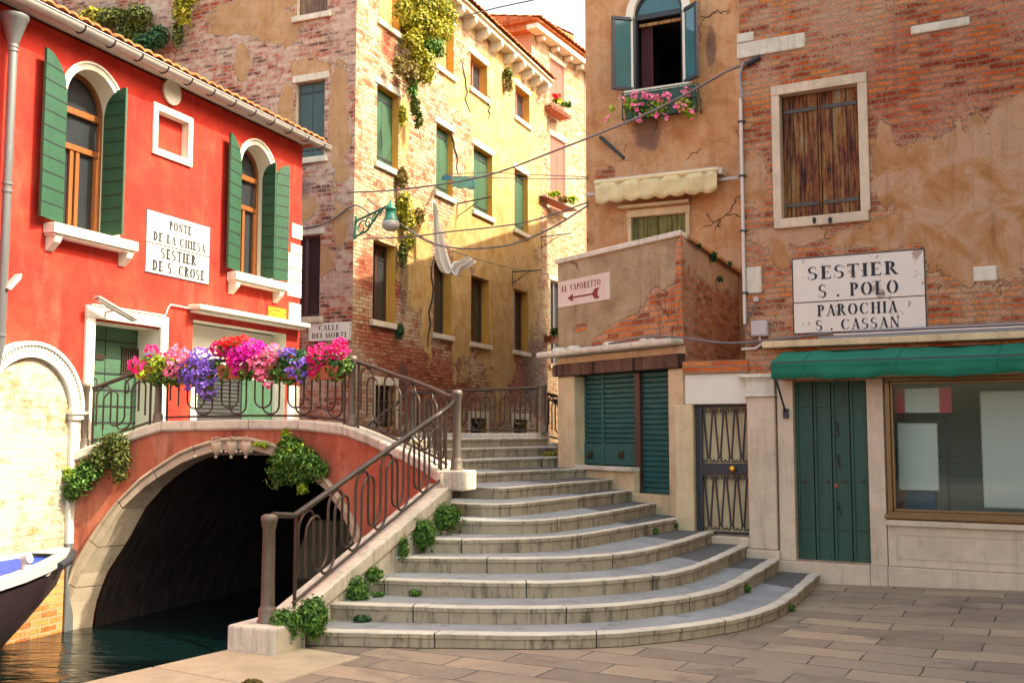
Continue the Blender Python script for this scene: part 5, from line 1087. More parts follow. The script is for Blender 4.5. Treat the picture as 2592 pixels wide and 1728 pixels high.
# steps: pale kerb stone (riser and nosing) with a grey tread behind it
r2 = lambda x, y: (600 + x * .4642, 1000 + y * .4642)
r3 = lambda x, y: (1200 + x * .4642, 1000 + y * .4642)
r8 = lambda x, y: (1860 + x * .31122, 1300 + y * .31122)
ZS = [.124, .262, .40, .538, .676, .816, .956, 1.094, 1.225, 1.365, 1.51, 1.65]
PX = [[r2(335, 1278), r2(700, 1290), r2(1340, 1298), r3(445, 1302), r3(800, 1289), r3(1065, 1265), r3(1310, 1234), r8(0, 850), r8(245, 790), r8(440, 700), r8(560, 600), r8(690, 490)],
      [r2(550, 1137), r2(990, 1150), r3(350, 1160), r3(700, 1148), r3(960, 1125), r3(1335, 1068), r3(1508, 985), (1976.7, 1412)], [r2(690, 1000), r2(885, 1008), r3(60, 1018), r3(470, 1020), r3(995, 980), r3(1215, 935), (1887, 1380.6)],
      [r2(780, 880), r2(925, 885), r3(0, 888), r3(550, 885), r3(980, 836), (1805.8, 1343.5)], [r2(920, 778), r2(1055, 782), r3(150, 785), r3(515, 768), r3(735, 735), (1726.9, 1308.7)],
      [r2(1075, 675), r2(1265, 680), r3(0, 682), r3(325, 682), r3(640, 650), (1650.3, 1274.8)], [r2(1190, 585), r3(0, 590), r3(120, 592), r3(315, 580), (1592.2, 1241.4)], [r2(1225, 495), r3(130, 503), r3(295, 492), (1530.5, 1213.5)]]
PW = [[atz(x, y, z).to_2d() for x, y in l] for l, z in zip(PX, ZS)]
PW += [[Vector(p) for p in l] for l in ([(-1.25, 12.5), (-.5, 13.5), (.34, 14.5), (1.2, 15.3)], [(-1.4, 12.7), (-.68, 14.4), (.1, 15.5), (1.0, 16.3)], [(-1.6, 13.0), (-.85, 15.0), (0, 16.3), (.85, 17.2)], [(-1.8, 13.3), (-1.0, 15.6), (-.1, 17.1), (.62, 18.3)])]
def smooth(pts, n):
    d = [0]
    for a, b in zip(pts, pts[1:]): d.append(d[-1] + (b - a).length)
    out = []
    def cr(i, f):
        p0, p1, p2, p3 = pts[max(i - 1, 0)], pts[i], pts[i + 1], pts[min(i + 2, len(pts) - 1)]
        return .5 * ((2 * p1) + (p2 - p0) * f + (2 * p0 - 5 * p1 + 4 * p2 - p3) * f * f + (3 * p1 - p0 - 3 * p2 + p3) * f ** 3)
    for k in range(n + 1):
        x = d[-1] * k / n; i = 0
        while i < len(pts) - 2 and x > d[i + 1]: i += 1
        out.append(cr(i, (x - d[i]) / (d[i + 1] - d[i])))
    return out
def relax(p, it):
    for _ in range(it): p = [p[0]] + [(p[i - 1] + 2 * p[i] + p[i + 1]) / 4 for i in range(1, len(p) - 1)] + [p[-1]]
    return p
NS = 40; LINES = []
for i, l in enumerate(PW):
    p = relax(smooth(l, NS), 10 if i else 3)
    e0 = (p[0] - p[1]).normalized() * (.18 if i < 8 else .0); e1 = (p[-1] - p[-2]).normalized() * (.35 if i < 11 else .0) if i > 0 else Vector((0, 0)); p = [p[0] + e0] + p[1:-1] + [p[-1] + e1]; LINES.append(p)
land = [(-1.9, 13.9), (-1.9, 13.9)]
nxt = LINES[1:] + [[p + Vector((-.5, .35)) for p in LINES[-1]]]
ordi = 'first second third fourth fifth sixth seventh eighth ninth tenth eleventh top'.split()
for i, (p, q) in enumerate(zip(LINES, nxt)):
    z = ZS[i]; mb = MB(); rr = random.Random(i); arcl = 0; lip = .012; uo = i * .47
    zb = -.06 if i == 0 else ZS[i - 1] - .03
    D = [(b - a).normalized() for a, b in zip(p, q)]
    for k in range(NS):
        jj = lambda q: .007 * math.sin(q * 9.1 + i) + .005 * math.sin(q * 23.7 + i * 2)
        a, b = p[k] + D[k] * jj(k), p[k + 1] + D[k + 1] * jj(k + 1); L = (p[k + 1] - p[k]).length; u0, u1 = arcl + uo, arcl + L + uo; arcl += L
        z = ZS[i] + .0035 * math.sin(int(u0 / 1.32) * 5.3 + i)
        a2, b2 = a + D[k] * .12, b + D[k + 1] * .12; al, bl = a + D[k] * .012, b + D[k + 1] * .012; zz = lambda v, w_: (v.x, v.y, w_)
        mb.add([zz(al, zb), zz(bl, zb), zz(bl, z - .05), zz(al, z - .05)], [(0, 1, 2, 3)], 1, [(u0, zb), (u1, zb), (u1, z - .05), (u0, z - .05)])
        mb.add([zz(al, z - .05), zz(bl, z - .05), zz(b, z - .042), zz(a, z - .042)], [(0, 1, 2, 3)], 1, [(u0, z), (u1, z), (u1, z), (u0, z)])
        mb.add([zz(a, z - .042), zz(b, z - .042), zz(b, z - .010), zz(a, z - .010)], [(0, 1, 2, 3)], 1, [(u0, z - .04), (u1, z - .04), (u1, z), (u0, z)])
        ac, bc = a + D[k] * .010, b + D[k + 1] * .010
        mb.add([zz(a, z - .010), zz(b, z - .010), zz(bc, z), zz(ac, z)], [(0, 1, 2, 3)], 0, [(u0, z), (u1, z), (u1, z + .01), (u0, z + .01)])
        mb.add([zz(ac, z), zz(bc, z), zz(b2, z), zz(a2, z)], [(0, 1, 2, 3)], 0, [(u0, z + .01), (u1, z + .01), (u1, z + .27), (u0, z + .27)])
    z = ZS[i]
    stp = part('step', mb, [MT['step'], MT['riser']], br); t = MB()
    for k in range(NS):
        a, b, c, d = p[k] + D[k] * .117, p[k + 1] + D[k + 1] * .117, q[k + 1] + D[k + 1] * .06, q[k] + D[k] * .06
        if i == 11: continue
        t.quad((a.x, a.y, z - .004), (b.x, b.y, z - .004), (c.x, c.y, z - .004), (d.x, d.y, z - .004), 1 if i < 9 and k > NS * (.80 - .03 * i) + 2 * math.sin(i * 2.3) else 0)
    if t.v: part('tread', t, [MT['tread'], MT['gravel']], stp)
# deck and upper landing
mb = MB(); L12 = LINES[11]; pl = [bw(s, .25, 1.65) for s in (.9, 1.5, 2.2, 2.9, 3.5, 4.0)]; pl = [(v.x, v.y) for v in pl] + [(v.x + D_.x * .25, v.y + D_.y * .25) for v, D_ in zip(L12, D)] + [(.62, 18.5), (-1.95, 20.95), (-3.2, 21.3), (-3.75, 18.6), (-4.55, 16.3)]
mb.slab(pl, 1.45, 1.646); part('landing', mb, MT['tread'], br)
mb = MB(); pl = [bw(s, .25, 0) for s in (.05, .5, .95)]; mb.slab([(v.x, v.y) for v in pl] + [(-4.3, 16.5), (-4.45, 16.5)], 1.1, 1.22); part('landing', mb, MT['tread'], br)
bk0, bk1 = Vector((.56, 18.42, 0)), Vector((-1.98, 20.9, 0)); dn = (bk1 - bk0).normalized(); nn = Vector((-dn.y, dn.x, 0))
def bar_slab(a, b, w0, w1, z0, z1): n = Vector((-(b - a).y, (b - a).x, 0)).normalized(); return [(v.x, v.y) for v in (a + n * w0, a + n * w1, b + n * w1, b + n * w0)]
mb = MB(); mb.slab(bar_slab(bk0, bk1, -.15, .15, 0, 0), 1.4, 1.725); mb.slab(bar_slab(Vector((1.35, 19.6, 0)), bk0 + Vector((.02, .02, 0)), -.15, .15, 0, 0), 1.2, 1.55); part('rear_coping', mb, MT['coping'], br, bevel=.012)
# stair parapet between the two newel blocks
p0, p1 = Vector((-1.84, 8.88, .27)), Vector((-.74, 11.42, 1.19)); dh = Vector((p1.x - p0.x, p1.y - p0.y, 0)).normalized(); nr = Vector((dh.y, -dh.x, 0))
mb = MB(); cuts = 4
for k in range(cuts):
    a, b = p0.lerp(p1, k / cuts) + dh * .003, p0.lerp(p1, (k + 1) / cuts) - dh * .003; V = []
    for c in (a, b):
        for w_, dz in ((-.18, -.14), (.11, -.14), (.11, 0), (-.18, 0)): V.append(c + nr * w_ + Vector((0, 0, dz)))
    mb.add(V, [(0, 3, 2, 1), (4, 5, 6, 7), (0, 1, 5, 4), (1, 2, 6, 5), (2, 3, 7, 6), (3, 0, 4, 7)])
part('parapet', mb, MT['coping'], br, bevel=.015); mb = MB(); V = []
for c in (p0, p1):
    for w_, z in ((-.16, -1.6), (.09, -1.6), (.09, c.z - .13), (-.16, c.z - .13)): v = c + nr * w_; V.append((v.x, v.y, z))
mb.add(V, [(0, 3, 2, 1), (4, 5, 6, 7), (0, 1, 5, 4), (1, 2, 6, 5), (2, 3, 7, 6), (3, 0, 4, 7)]); part('parapet_wall', mb, MT['coping'], br)
def blk(c, w_, l, z0, z1): a = c - dh * (l / 2); b = c + dh * (l / 2); return MB().slab(bar_slab(a, b, -w_ / 2, w_ / 2, 0, 0)[::-1], z0, z1)
part('newel_block', blk(Vector((-1.98, 8.62, 0)), .47, .42, -.05, .215), MT['coping'], br, bevel=.02); part('newel_block', blk(Vector((-.60, 11.42, 0)), .33, .33, 1.12, 1.335), MT['coping'], br, bevel=.02)
# ---------------------------------------------------------------- iron railings
POST = [(.075, 0), (.075, .02), (.066, .03), (.066, .10), (.060, .115), (.052, .125)]
def post(root, p, H, r=1.0):
    pts = [(a * r, b) for a, b in POST]; part('post', MB().lathe(pts + [(.050 * r, .14), (.044 * r, H - .12), (.052 * r, H - .11), (.055 * r, H - .06), (.062 * r, H - .05), (.058 * r, H - .015), (.035 * r, H)], p, 20, 0, True, .10), MT['post'], root)
def railing(root, pts, H, w_=.23, top_ext=None, bot=.05, bars=True):
    pts = [Vector(p) for p in pts]; d = [0]
    for a, b in zip(pts, pts[1:]): d.append(d[-1] + (b - a).to_2d().length)
    L = d[-1]
    def at(t, h):
        t = min(max(t, 0), L)
        for i in range(len(pts) - 1):
            if t <= d[i + 1] + 1e-9: p = pts[i].lerp(pts[i + 1], (t - d[i]) / (d[i + 1] - d[i])); return Vector((p.x, p.y, p.z + h))
        return pts[-1] + Vector((0, 0, h))
    ns = max(2, int(L / .15)); top = [at(L * k / ns, H) for k in range(ns + 1)]
    if top_ext: top = ([top_ext[0]] if top_ext[0] else []) + top + ([Vector(q) for q in top_ext[1]] if top_ext[1] else [])
    part('top_rail', MB().tube(top, .026, 8, 0, True, 1.15), MT['rust_rail'], root)
    part('bottom_rail', MB().tube([at(L * k / ns, bot) for k in range(ns + 1)], .016, 6), MT['rust_rail'], root)
    if bars:
        for t in (.02, L - .02): part('end_bar', MB().tube([at(t, -.03), at(t, H)], .016, 6), MT['rust_rail'], root)
    n = max(3, round((L - .1) / w_)); ww = (L - .12 - .11) / n
    for x0, zl, zh in ((.06, bot + .10, H - .035), (.06 + ww * .48, bot + .02, H - .125)):
        path = []; r = ww / 2; z = zl + r
        for i in range(n + 1):
            t = x0 + i * ww
            lo_, hi_ = zl + r, zh - r
            path += [(t, lo_), (t, hi_)] if i % 2 == 0 else [(t, hi_), (t, lo_)]
            if i < n:
                c = t + r; sgn = 1 if i % 2 == 0 else -1; base = hi_ if sgn > 0 else lo_
                path += [(c - r * math.cos(math.pi * q / 8), base + sgn * r * math.sin(math.pi * q / 8)) for q in range(1, 8)]
        path = [(t, h) for t, h in path if -.001 <= t <= L + .001]
        part('scroll_bar', MB().tube([at(t, h) for t, h in path], .0125, 6), MT['rust_rail'], root)
off = .10; zc = lambda s: lerp_tab(COP, s)
rl = thing('railing', 'short iron railing climbing from the green door to the bridge crown', 'railing', WORLD, bw(.6, off, 1.6), 'iron railings of the bridge')
railing(rl, [bw(s, off, zc(s)) for s in (.28, .5, .75, 1.03)], .74, .20); post(rl, bw(.2, off, zc(.2)), .84)
rl = thing('railing', 'level iron railing on the bridge crown under the flower boxes', 'railing', WORLD, bw(2.4, off, 1.8), 'iron railings of the bridge')
railing(rl, [bw(1.20 + 2.42 * k / 12, off, zc(1.2 + 2.42 * k / 12)) for k in range(13)], .76, .235); post(rl, bw(1.11, off, zc(1.11)), .84); post(rl, bw(3.72, off, zc(3.72)), .86)
rl = thing('railing', 'iron railing sloping down from the bridge crown to the newel above the steps', 'railing', WORLD, bw(4.7, off, 1.5), 'iron railings of the bridge')
railing(rl, [bw(3.80 + 1.80 * k / 12, off, zc(3.8 + 1.80 * k / 12)) for k in range(13)], .80, .23, (None, [(-.60, 11.42, 2.11)])); post(rl, (-.60, 11.42, 1.335), .87)
rl = thing('railing', 'long iron railing rising along the steps from the lower newel post', 'railing', WORLD, (-1.3, 10.1, .7), 'iron railings of the bridge')
q0, q1 = p0 + dh * .02 + Vector((0, 0, .005)), p1 - dh * .05 + Vector((0, 0, .005))
railing(rl, [q0, q0.lerp(q1, .5), q1], .77, .24, (Vector((-1.96, 8.66, 1.07)), [(-.66, 11.37, 2.04), (-.61, 11.42, 2.12)])); post(rl, (-1.98, 8.62, .215), .865, 1.15)
rl = thing('railing', 'iron railing on the far edge of the upper landing before the yellow wall', 'railing', WORLD, (-.7, 19.7, 1.72), 'iron railings of the bridge')
a, b = bk0 + Vector((0, 0, 1.725)), bk1 + Vector((0, 0, 1.725)); railing(rl, [a.lerp(b, .04), a.lerp(b, .5), a.lerp(b, .97)], .80, .26); post(rl, a, .87); post(rl, b, .87)
rl = thing('railing', 'short iron railing going down behind the corner shop with a curled hoop', 'railing', WORLD, (1, 19, 1.5), 'iron railings of the bridge')
a2 = Vector((1.35, 19.6, 1.45)); railing(rl, [a + Vector((.06, .1, -.1)), a2], .80, .24)
m = MB()
for k in range(4): m.tube([(1.02 + (.36 - k * .07) * math.cos(q / 14 * 2 * math.pi), 18.9 + (.36 - k * .07) * math.sin(q / 14 * 2 * math.pi), 2.32 - k * .03) for q in range(15)], .014, 5)
part('hoop', m, MT['rust_rail'], rl)
rl = thing('railing', 'iron railing going down to the alley behind the bridge crown', 'railing', WORLD, (-2.5, 21, 1.5), 'iron railings of the bridge')
c0, c1 = bk1 + Vector((-.1, -.03, 1.70)), Vector((-2.92, 20.6, 1.0)); railing(rl, [c0, c1], .80, .24); post(rl, c1 + Vector((-.05, -.02, 0)), .87)
# ================================================================ PLANTS AND FLOWERS
def leaves(mb, c, rad, n, size, rng, m=0, droop=.0, shell=.55):
    c = Vector(c)
    for _ in range(n):
        while True:
            v = Vector((rng.uniform(-1, 1), rng.uniform(-1, 1), rng.uniform(-1, 1)))
            if .05 < v.length <= 1: break
        v = v.normalized() * (shell + (1 - shell) * rng.random()) * (.7 + .35 * rng.random())
        if rng.random() < .22: v = v * rng.uniform(1.05, 1.55); v.z -= .2
        p = c + Vector((v.x * rad[0], v.y * rad[1], v.z * rad[2])); s = size * rng.uniform(.6, 1.35)
        n_ = (v + Vector((rng.uniform(-1, 1), rng.uniform(-1, 1), rng.uniform(-.3, 1.2))) * .8).normalized(); t = n_.cross(Vector((rng.uniform(-1, 1), rng.uniform(-1, 1), rng.uniform(-1, 1)))).normalized(); b = n_.cross(t)
        t = t * s; b = b * s * .55; k = n_ * s * .22
        mb.add([p - t, p - b + k, p + t, p + b + k], [(0, 1, 2), (0, 2, 3)], m)
def petals(mb, c, rad, n, size, rng, m=0, face=Vector((.2, -1, .35))):
    c = Vector(c)
    for _ in range(n):
        while True:
            v = Vector((rng.uniform(-1, 1), rng.uniform(-1, 1), rng.uniform(-1, 1)))
            if v.length <= 1: break
        v.normalize(); v.y = -abs(v.y) if rng.random() < .75 else v.y
        p = c + Vector((v.x * rad[0], v.y * rad[1], v.z * rad[2])) * rng.uniform(.8, 1.12); s = size * rng.uniform(.7, 1.25)
        n_ = (v * .7 + face * .6 + Vector((rng.uniform(-1, 1), rng.uniform(-1, 1), rng.uniform(-1, 1))) * .45).normalized(); t = n_.cross(Vector((0, .1, 1))).normalized(); b = n_.cross(t)
        ring = [p + (t * math.cos(a) + b * math.sin(a)) * s * (1 if k % 2 == 0 else .78) + n_ * s * .25 for k in range(10) for a in (2 * math.pi * k / 10,)]
        mb.add([p - n_ * s * .2] + ring, [(0, k + 1, (k + 1) % 10 + 1) for k in range(10)], m)
rng = random.Random(12)
def along(A, B, pxs):
    out = [A]
    for px, py in pxs:
        d = ray(px, py); k = d.x / d.y; t = (A.x - k * A.y) / ((A.x - k * A.y) - (B.x - k * B.y)); Y = A.y + (B.y - A.y) * t; out.append(Vector((k * Y, Y, EYE + d.z / d.y * Y)))
    return out + [B]
def at_s(px, py, off):            # point over the bridge coping seen at that place of the rail
    lo, hi = 0.0, BL; d = ray(px, py)
    best = min((abs(bpos(BL * k / 600, off).x - d.x / d.y * bpos(BL * k / 600, off).y), BL * k / 600) for k in range(601))[1]
    p = bpos(best, off); t = p.y / d.y; return Vector((p.x, p.y, EYE + d.z * t)), best
boxes = [  # planter px range, leaf material, colours [(material, px, py, rx, ry, n)], leaf clumps [(px, py, rx, ry, n, mat)]
    (345, 425, 'flower box of lime green foliage with few crimson flowers, first on the bridge rail', [('crimson', 352, 925, 22, 22, 55), ('crimson', 388, 890, 14, 16, 30), ('violet', 380, 900, 8, 8, 8), ('crimson', 425, 900, 12, 8, 12)], [(400, 925, 50, 34, 330, 'leaf_lime'), (425, 950, 40, 28, 180, 'leaf'), (390, 955, 30, 16, 70, 'leaf')]),
    (445, 545, 'flower box of trailing violet and rose petunias on the bridge rail', [('rose', 450, 915, 24, 40, 90), ('violet', 505, 945, 50, 45, 250), ('violet', 520, 905, 40, 25, 110), ('violet', 530, 985, 22, 25, 50), ('pink', 435, 945, 14, 16, 25), ('rose', 475, 905, 24, 18, 45)], [(490, 940, 52, 40, 260, 'leaf'), (525, 990, 25, 22, 60, 'leaf_ol')]),
    (555, 635, 'flower box with scarlet red and magenta blooms at the middle of the bridge rail', [('red', 585, 868, 34, 14, 90), ('red', 620, 860, 12, 10, 16), ('crimson', 560, 885, 22, 18, 60), ('magenta', 610, 905, 30, 30, 130), ('crimson', 590, 910, 16, 18, 40)], [(590, 885, 44, 28, 260, 'leaf')]),
    (645, 700, 'flower box full of magenta and pink petunias on the bridge rail', [('magenta', 640, 890, 40, 28, 200), ('magenta', 602, 935, 10, 22, 28), ('pink', 660, 920, 34, 28, 130), ('rose', 690, 895, 26, 22, 80), ('pink', 665, 950, 18, 14, 40), ('pink', 682, 972, 10, 10, 14)], [(660, 905, 44, 30, 200, 'leaf')]),
    (710, 770, 'flower box of blue violet petunias with hanging green stems on the bridge rail', [('violet', 740, 930, 22, 26, 50), ('violet', 775, 925, 16, 22, 34), ('violet', 730, 893, 26, 10, 26), ('violet', 765, 955, 14, 16, 22)], [(740, 910, 46, 32, 330, 'leaf_blue'), (720, 945, 24, 22, 110, 'leaf'), (735, 965, 12, 8, 20, 'leaf')]),
    (785, 868, 'terracotta flower box of bright crimson petunias at the right end of the bridge rail', [('crimson', 815, 905, 36, 32, 150), ('crimson', 860, 890, 26, 22, 90), ('crimson', 865, 868, 16, 12, 30), ('crimson', 798, 938, 16, 14, 30)], [(835, 910, 46, 28, 240, 'leaf'), (855, 925, 24, 16, 70, 'leaf_blue')])]
for pa_, pb_, lab, cols, lvs in boxes:
    A, sa = at_s(pa_, 930, .02); B, sb = at_s(pb_, 930, .02); zt = (A.z + B.z) / 2 + .02; r_ = thing('flower_box', lab, 'flower box', WORLD, (A + B) / 2 + Vector((0, 0, -.14)), 'flower boxes on the bridge rail')
    a2, b2 = bpos(sa, .10), bpos(sb, .10); a3, b3 = bpos(sa, -.09), bpos(sb, -.09); m = MB()
    top = [(a3.x, a3.y, zt), (b3.x, b3.y, zt), (b2.x, b2.y, zt), (a2.x, a2.y, zt)]; c = Vector(((A.x + B.x) / 2, (a2.y + b3.y) / 2, zt - .17)); bot = [c + (Vector(v) - c) * .84 for v in top]; bot = [(v.x, v.y, zt - .17) for v in bot]
    m.add(bot + top, [(0, 1, 5, 4), (1, 2, 6, 5), (2, 3, 7, 6), (3, 0, 4, 7), (3, 2, 1, 0), (4, 5, 6, 7)]); part('planter', m, MT['terracotta'], r_, WORLD, bevel=.012)
    pm = (pa_ + pb_) / 2; lvs = lvs + [(pm - 18, 942, 26, 20, 90, lvs[0][5]), (pm + 22, 945, 26, 20, 90, 'leaf'), (pm + 50, 925, 18, 18, 60, 'leaf')]
    for kind, items in (('foliage', lvs), ('blossom', cols)):
        names = []; 
        for it in items:
            key = it[5] if kind == 'foliage' else 'fl_' + it[0]
            if key not in names: names.append(key)
        m = MB()
        for it in items:
            if kind == 'foliage': px, py, rx, ry, n, key = it
            else: key, px, py, rx, ry, n = it; key = 'fl_' + key
            P, s_ = at_s(px, py, .0); k = P.y / FPX
            if kind == 'foliage': leaves(m, P, (rx * k, .14, ry * k), int(n * 2.4), .029, rng, names.index(key), shell=.75)
            else: petals(m, P + Vector((0, -.03, 0)), (rx * k, .17, ry * k), int(n * .95), .0235, rng, names.index(key))
        part(kind, m, [MT[k] for k in names], r_, WORLD)
def shrub(name, label, cat, pt, clumps, mat, F=None, group=None, size=.035, stems=None, n_scale=1.0, depth=.8, woody=True):
    """clumps: (px, py, rx, ry, n[, material]) on the surface reached by pt(px, py)"""
    mats = []; m = MB(); base = None
    for it in clumps:
        px, py, rx, ry, n = it[:5]; key = it[5] if len(it) > 5 else mat
        if key not in mats: mats.append(key)
        P = pt(px, py); k = P.y / FPX; base = base or P
        leaves(m, P, (rx * k, max(.04, min(rx, ry) * k * depth), ry * k), int(n * n_scale), size, rng, mats.index(key))
    r_ = thing(name, label, cat, WORLD, base, group); part('foliage', m, [MT[k] for k in mats], r_, WORLD)
    if woody:
        w_ = MB()
        for it in clumps:
            P = pt(it[0], it[1]); Q = pt(it[0] + rng.uniform(-8, 8), it[1] + it[3] * .8); w_.tube([Q, P.lerp(Q, .5) + Vector((.01, -.01, 0)), P], [.008, .006, .003], 5)
        part('stem', w_, MT['wood_dark'], r_, WORLD)
    return r_
on_bridge = lambda o: (lambda px, py: at_s(px, py, o)[0])
shrub('shrub', 'olive green shrub growing from the bridge wall below the left railing', 'shrub', on_bridge(-.10), [(290, 1120, 38, 30, 420), (300, 1160, 34, 34, 380, 'leaf_ol'), (255, 1155, 34, 36, 400), (225, 1190, 36, 32, 420, 'leaf'), (200, 1215, 34, 36, 420, 'leaf'), (180, 1245, 22, 24, 200, 'leaf'), (170, 1200, 16, 20, 120, 'leaf_lime'), (300, 1200, 20, 20, 120)], 'leaf_ol', size=.026, n_scale=1.7)
shrub('shrub', 'bushy bright green plant hanging from the bridge wall right of the keystone', 'shrub', on_bridge(-.10), [(735, 1125, 34, 26, 380), (725, 1160, 46, 36, 600), (765, 1160, 44, 36, 560), (800, 1185, 36, 28, 380), (710, 1195, 36, 26, 340), (755, 1205, 34, 24, 300), (765, 1235, 14, 16, 90, 'leaf_lime'), (700, 1225, 10, 14, 50, 'leaf_ol'), (745, 1140, 30, 24, 160, 'leaf_lime'), (660, 1125, 26, 7, 50, 'leaf_lime'), (722, 1100, 12, 20, 60, 'leaf_lime')], 'leaf', size=.026, n_scale=1.7)
def gpt(z): return lambda px, py: atz(px, py, z)
weeds = [  # px, py (foot), rx, ry, z, label
    ((722, 1568), 40, 28, .10, 'dense green weed bush at the foot of the lower newel post'), ((792, 1548), 40, 40, .14, 'green weed bush between the parapet and the second step'), ((775, 1592), 22, 12, .02, 'low weed spilling over the left end of the bottom step'),
    ((905, 1490), 30, 30, .27, 'round green weed beside the parapet on the third step'), ((948, 1450), 24, 16, .41, 'small weed in the parapet corner of the fourth step'), ((1022, 1378), 14, 26, .66, 'thin upright weed against the parapet at the sixth step'),
    ((1072, 1340), 34, 30, .72, 'round green weed halfway up the parapet'), ((1124, 1298), 46, 27, .86, 'wide green weed under the upper newel block'), ((1192, 1343), 32, 7, .68, 'flat weed lying along the sixth riser'), ((1042, 1433), 8, 16, .41, 'upright sprig in front of the fourth riser'),
    ((1208, 1432), 17, 15, .41, 'weed tuft growing from a joint of the fourth riser'), ((1053, 1498), 18, 9, .27, 'small weed under the third riser left of the middle'), ((957, 1500), 18, 5, .27, 'thin line of weed along the third riser'), ((915, 1563), 22, 8, .13, 'dark low weed against the second riser'),
    ((1476, 1187), 18, 23, 1.10, 'bright green weed by the left shop pillar'), ((1519, 1206), 10, 6, 1.0, 'tiny weed below the sill of the wide roller shutter'), ((1578, 1229), 12, 12, .90, 'weed beside the stone plinth of the shop'), ((1610, 1257), 17, 6, .82, 'flat weed at the sill of the narrow roller shutter'),
    ((1660, 1287), 13, 12, .72, 'green weed at the end of the sixth step'), ((1713, 1298), 15, 9, .68, 'small weed at the foot of the right shop pillar'), ((1710, 1331), 9, 8, .56, 'weed tuft beside the fifth step end'), ((1732, 1328), 9, 7, .56, 'tiny weed before the gate threshold'), ((1657, 1346), 10, 9, .54, 'weed on the grey tread of the fourth step'),
    ((1893, 1392), 10, 10, .29, 'weed at the base of the stone pilaster'), ((1890, 1488), 12, 10, .14, 'small weed under the right end of the second step'), ((2003, 1534), 10, 8, .02, 'weed at the foot of the bottom step near the door'), ((1313, 1143), 10, 9, 1.40, 'little weed on the tenth step'), ((1392, 1150), 26, 5, 1.38, 'yellowish flat weed at the right end of the tenth step'),
    ((640, 1722), 26, 7, .02, 'brownish grass tuft at the bottom edge of the quay'), ((948, 1088), 42, 6, 1.72, 'low green weeds inside the sloping bridge railing')]
for (p, rx, ry, z, lab) in weeds:
    k = 'leaf_yel' if 'yellow' in lab else ('leaf_brown' if 'brown' in lab else ('leaf_blue' if 'dark' in lab else 'leaf'))
    P = gpt(z)(*p); E_ = Vector((0, 0, EYE)); P = E_ + (P - E_) * .984; P.z = z
    if 'parapet' in lab or 'newel' in lab:
        d = ray(*p); Y = 8.56 if 'newel post' in lab else (8.72 if 'second step' in lab else along(Vector((-1.69, 8.80, 0)), Vector((-.58, 11.4, 0)), [p])[1].y); P = Vector((d.x / d.y * Y, Y, EYE + d.z / d.y * Y))
    kk = P.y / FPX; m = MB(); n = int(70 + rx * ry * .75); wallw = 'parapet' in lab or 'newel' in lab; C_ = P + Vector((0, 0, -ry * kk * .25 if wallw else ry * kk * .7)); leaves(m, C_, (rx * kk, min(rx, ry) * kk * .9 + .02, ry * kk * (1.3 if wallw else 1)), int(n * 2.2), .017 + .005 * (rx > 20), rng, 0, shell=.2)
    r_ = thing('weed', lab, 'weed', WORLD, P, 'weeds growing on the steps'); part('foliage', m, MT[k], r_, WORLD)
    w_ = MB()
    for j in range(4): w_.tube([P, C_ + Vector((rng.uniform(-.6, .6) * rx * kk, 0, rng.uniform(0, .5) * ry * kk))], [.004, .002], 4)
    part('stem', w_, MT['leaf'], r_, WORLD)
def on_F(F, dep):
    def f(px, py): u, z = F.uz(px, py, dep); return F.w(u, dep, z)
    return f
shrub('climbing_plant', 'huge yellow green creeper hanging from the eaves of the sunlit brick wall', 'creeper', on_F(SUNF, -.35), [(1075, 20, 70, 40, 900), (1060, 60, 62, 34, 760), (1100, 75, 52, 38, 700), (1045, 100, 26, 30, 260), (1085, 120, 44, 30, 500, 'leaf'), (1130, 40, 30, 34, 300), (1020, 20, 26, 30, 220), (1065, 150, 36, 26, 320), (1040, 180, 24, 30, 220, 'leaf_brown'), (1075, 185, 26, 24, 240), (1010, 165, 20, 30, 120, 'leaf_brown'), (1045, 220, 14, 34, 140, 'leaf'), (1050, 265, 12, 26, 110, 'leaf_ol'), (1060, 300, 10, 26, 80, 'leaf_ol'), (1020, 290, 11, 26, 90), (1110, 15, 30, 25, 250, 'leaf')], 'leaf_yel', size=.052, depth=.9, n_scale=2.6)
shrub('climbing_plant', 'dry brown and yellow creeper below the second row of shutters on the sunlit wall', 'creeper', on_F(SUNF, -.15), [(1018, 450, 16, 30, 200, 'leaf_brown'), (1022, 515, 22, 36, 300), (1030, 560, 24, 26, 240), (1060, 545, 14, 24, 120, 'leaf_brown'), (1020, 640, 12, 40, 160, 'leaf_ol'), (1035, 610, 16, 24, 120)], 'leaf_yel', size=.045, n_scale=2.2)
shrub('climbing_plant', 'small brown tuft hanging under the eaves between the two upper sash windows', 'creeper', on_F(SUNF, -.15), [(1286, 185, 14, 18, 160, 'leaf_ol'), (1288, 215, 12, 22, 140)], 'leaf_brown', size=.045, n_scale=2)
shrub('climbing_plant', 'dark little fern on the stained strip near the lower sunlit corner', 'fern', on_F(SUNF, -.1), [(1012, 835, 12, 20, 120)], 'leaf_blue', size=.05)
shrub('climbing_plant', 'ivy hanging over the top of the brick house behind the red roof', 'creeper', on_F(BRK, -.3), [(235, 40, 40, 26, 280, 'leaf_yel'), (290, 45, 50, 30, 420, 'leaf_ol'), (350, 40, 40, 34, 380), (330, 85, 46, 26, 360), (370, 105, 34, 26, 260, 'leaf_blue'), (400, 90, 30, 30, 240, 'leaf_blue'), (460, 30, 26, 40, 320, 'leaf_yel'), (450, 85, 16, 34, 160, 'leaf_ol'), (470, 0, 30, 20, 200, 'leaf_yel'), (350, 115, 18, 12, 80, 'leaf_lime')], 'leaf_ol', size=.05, n_scale=2.2)
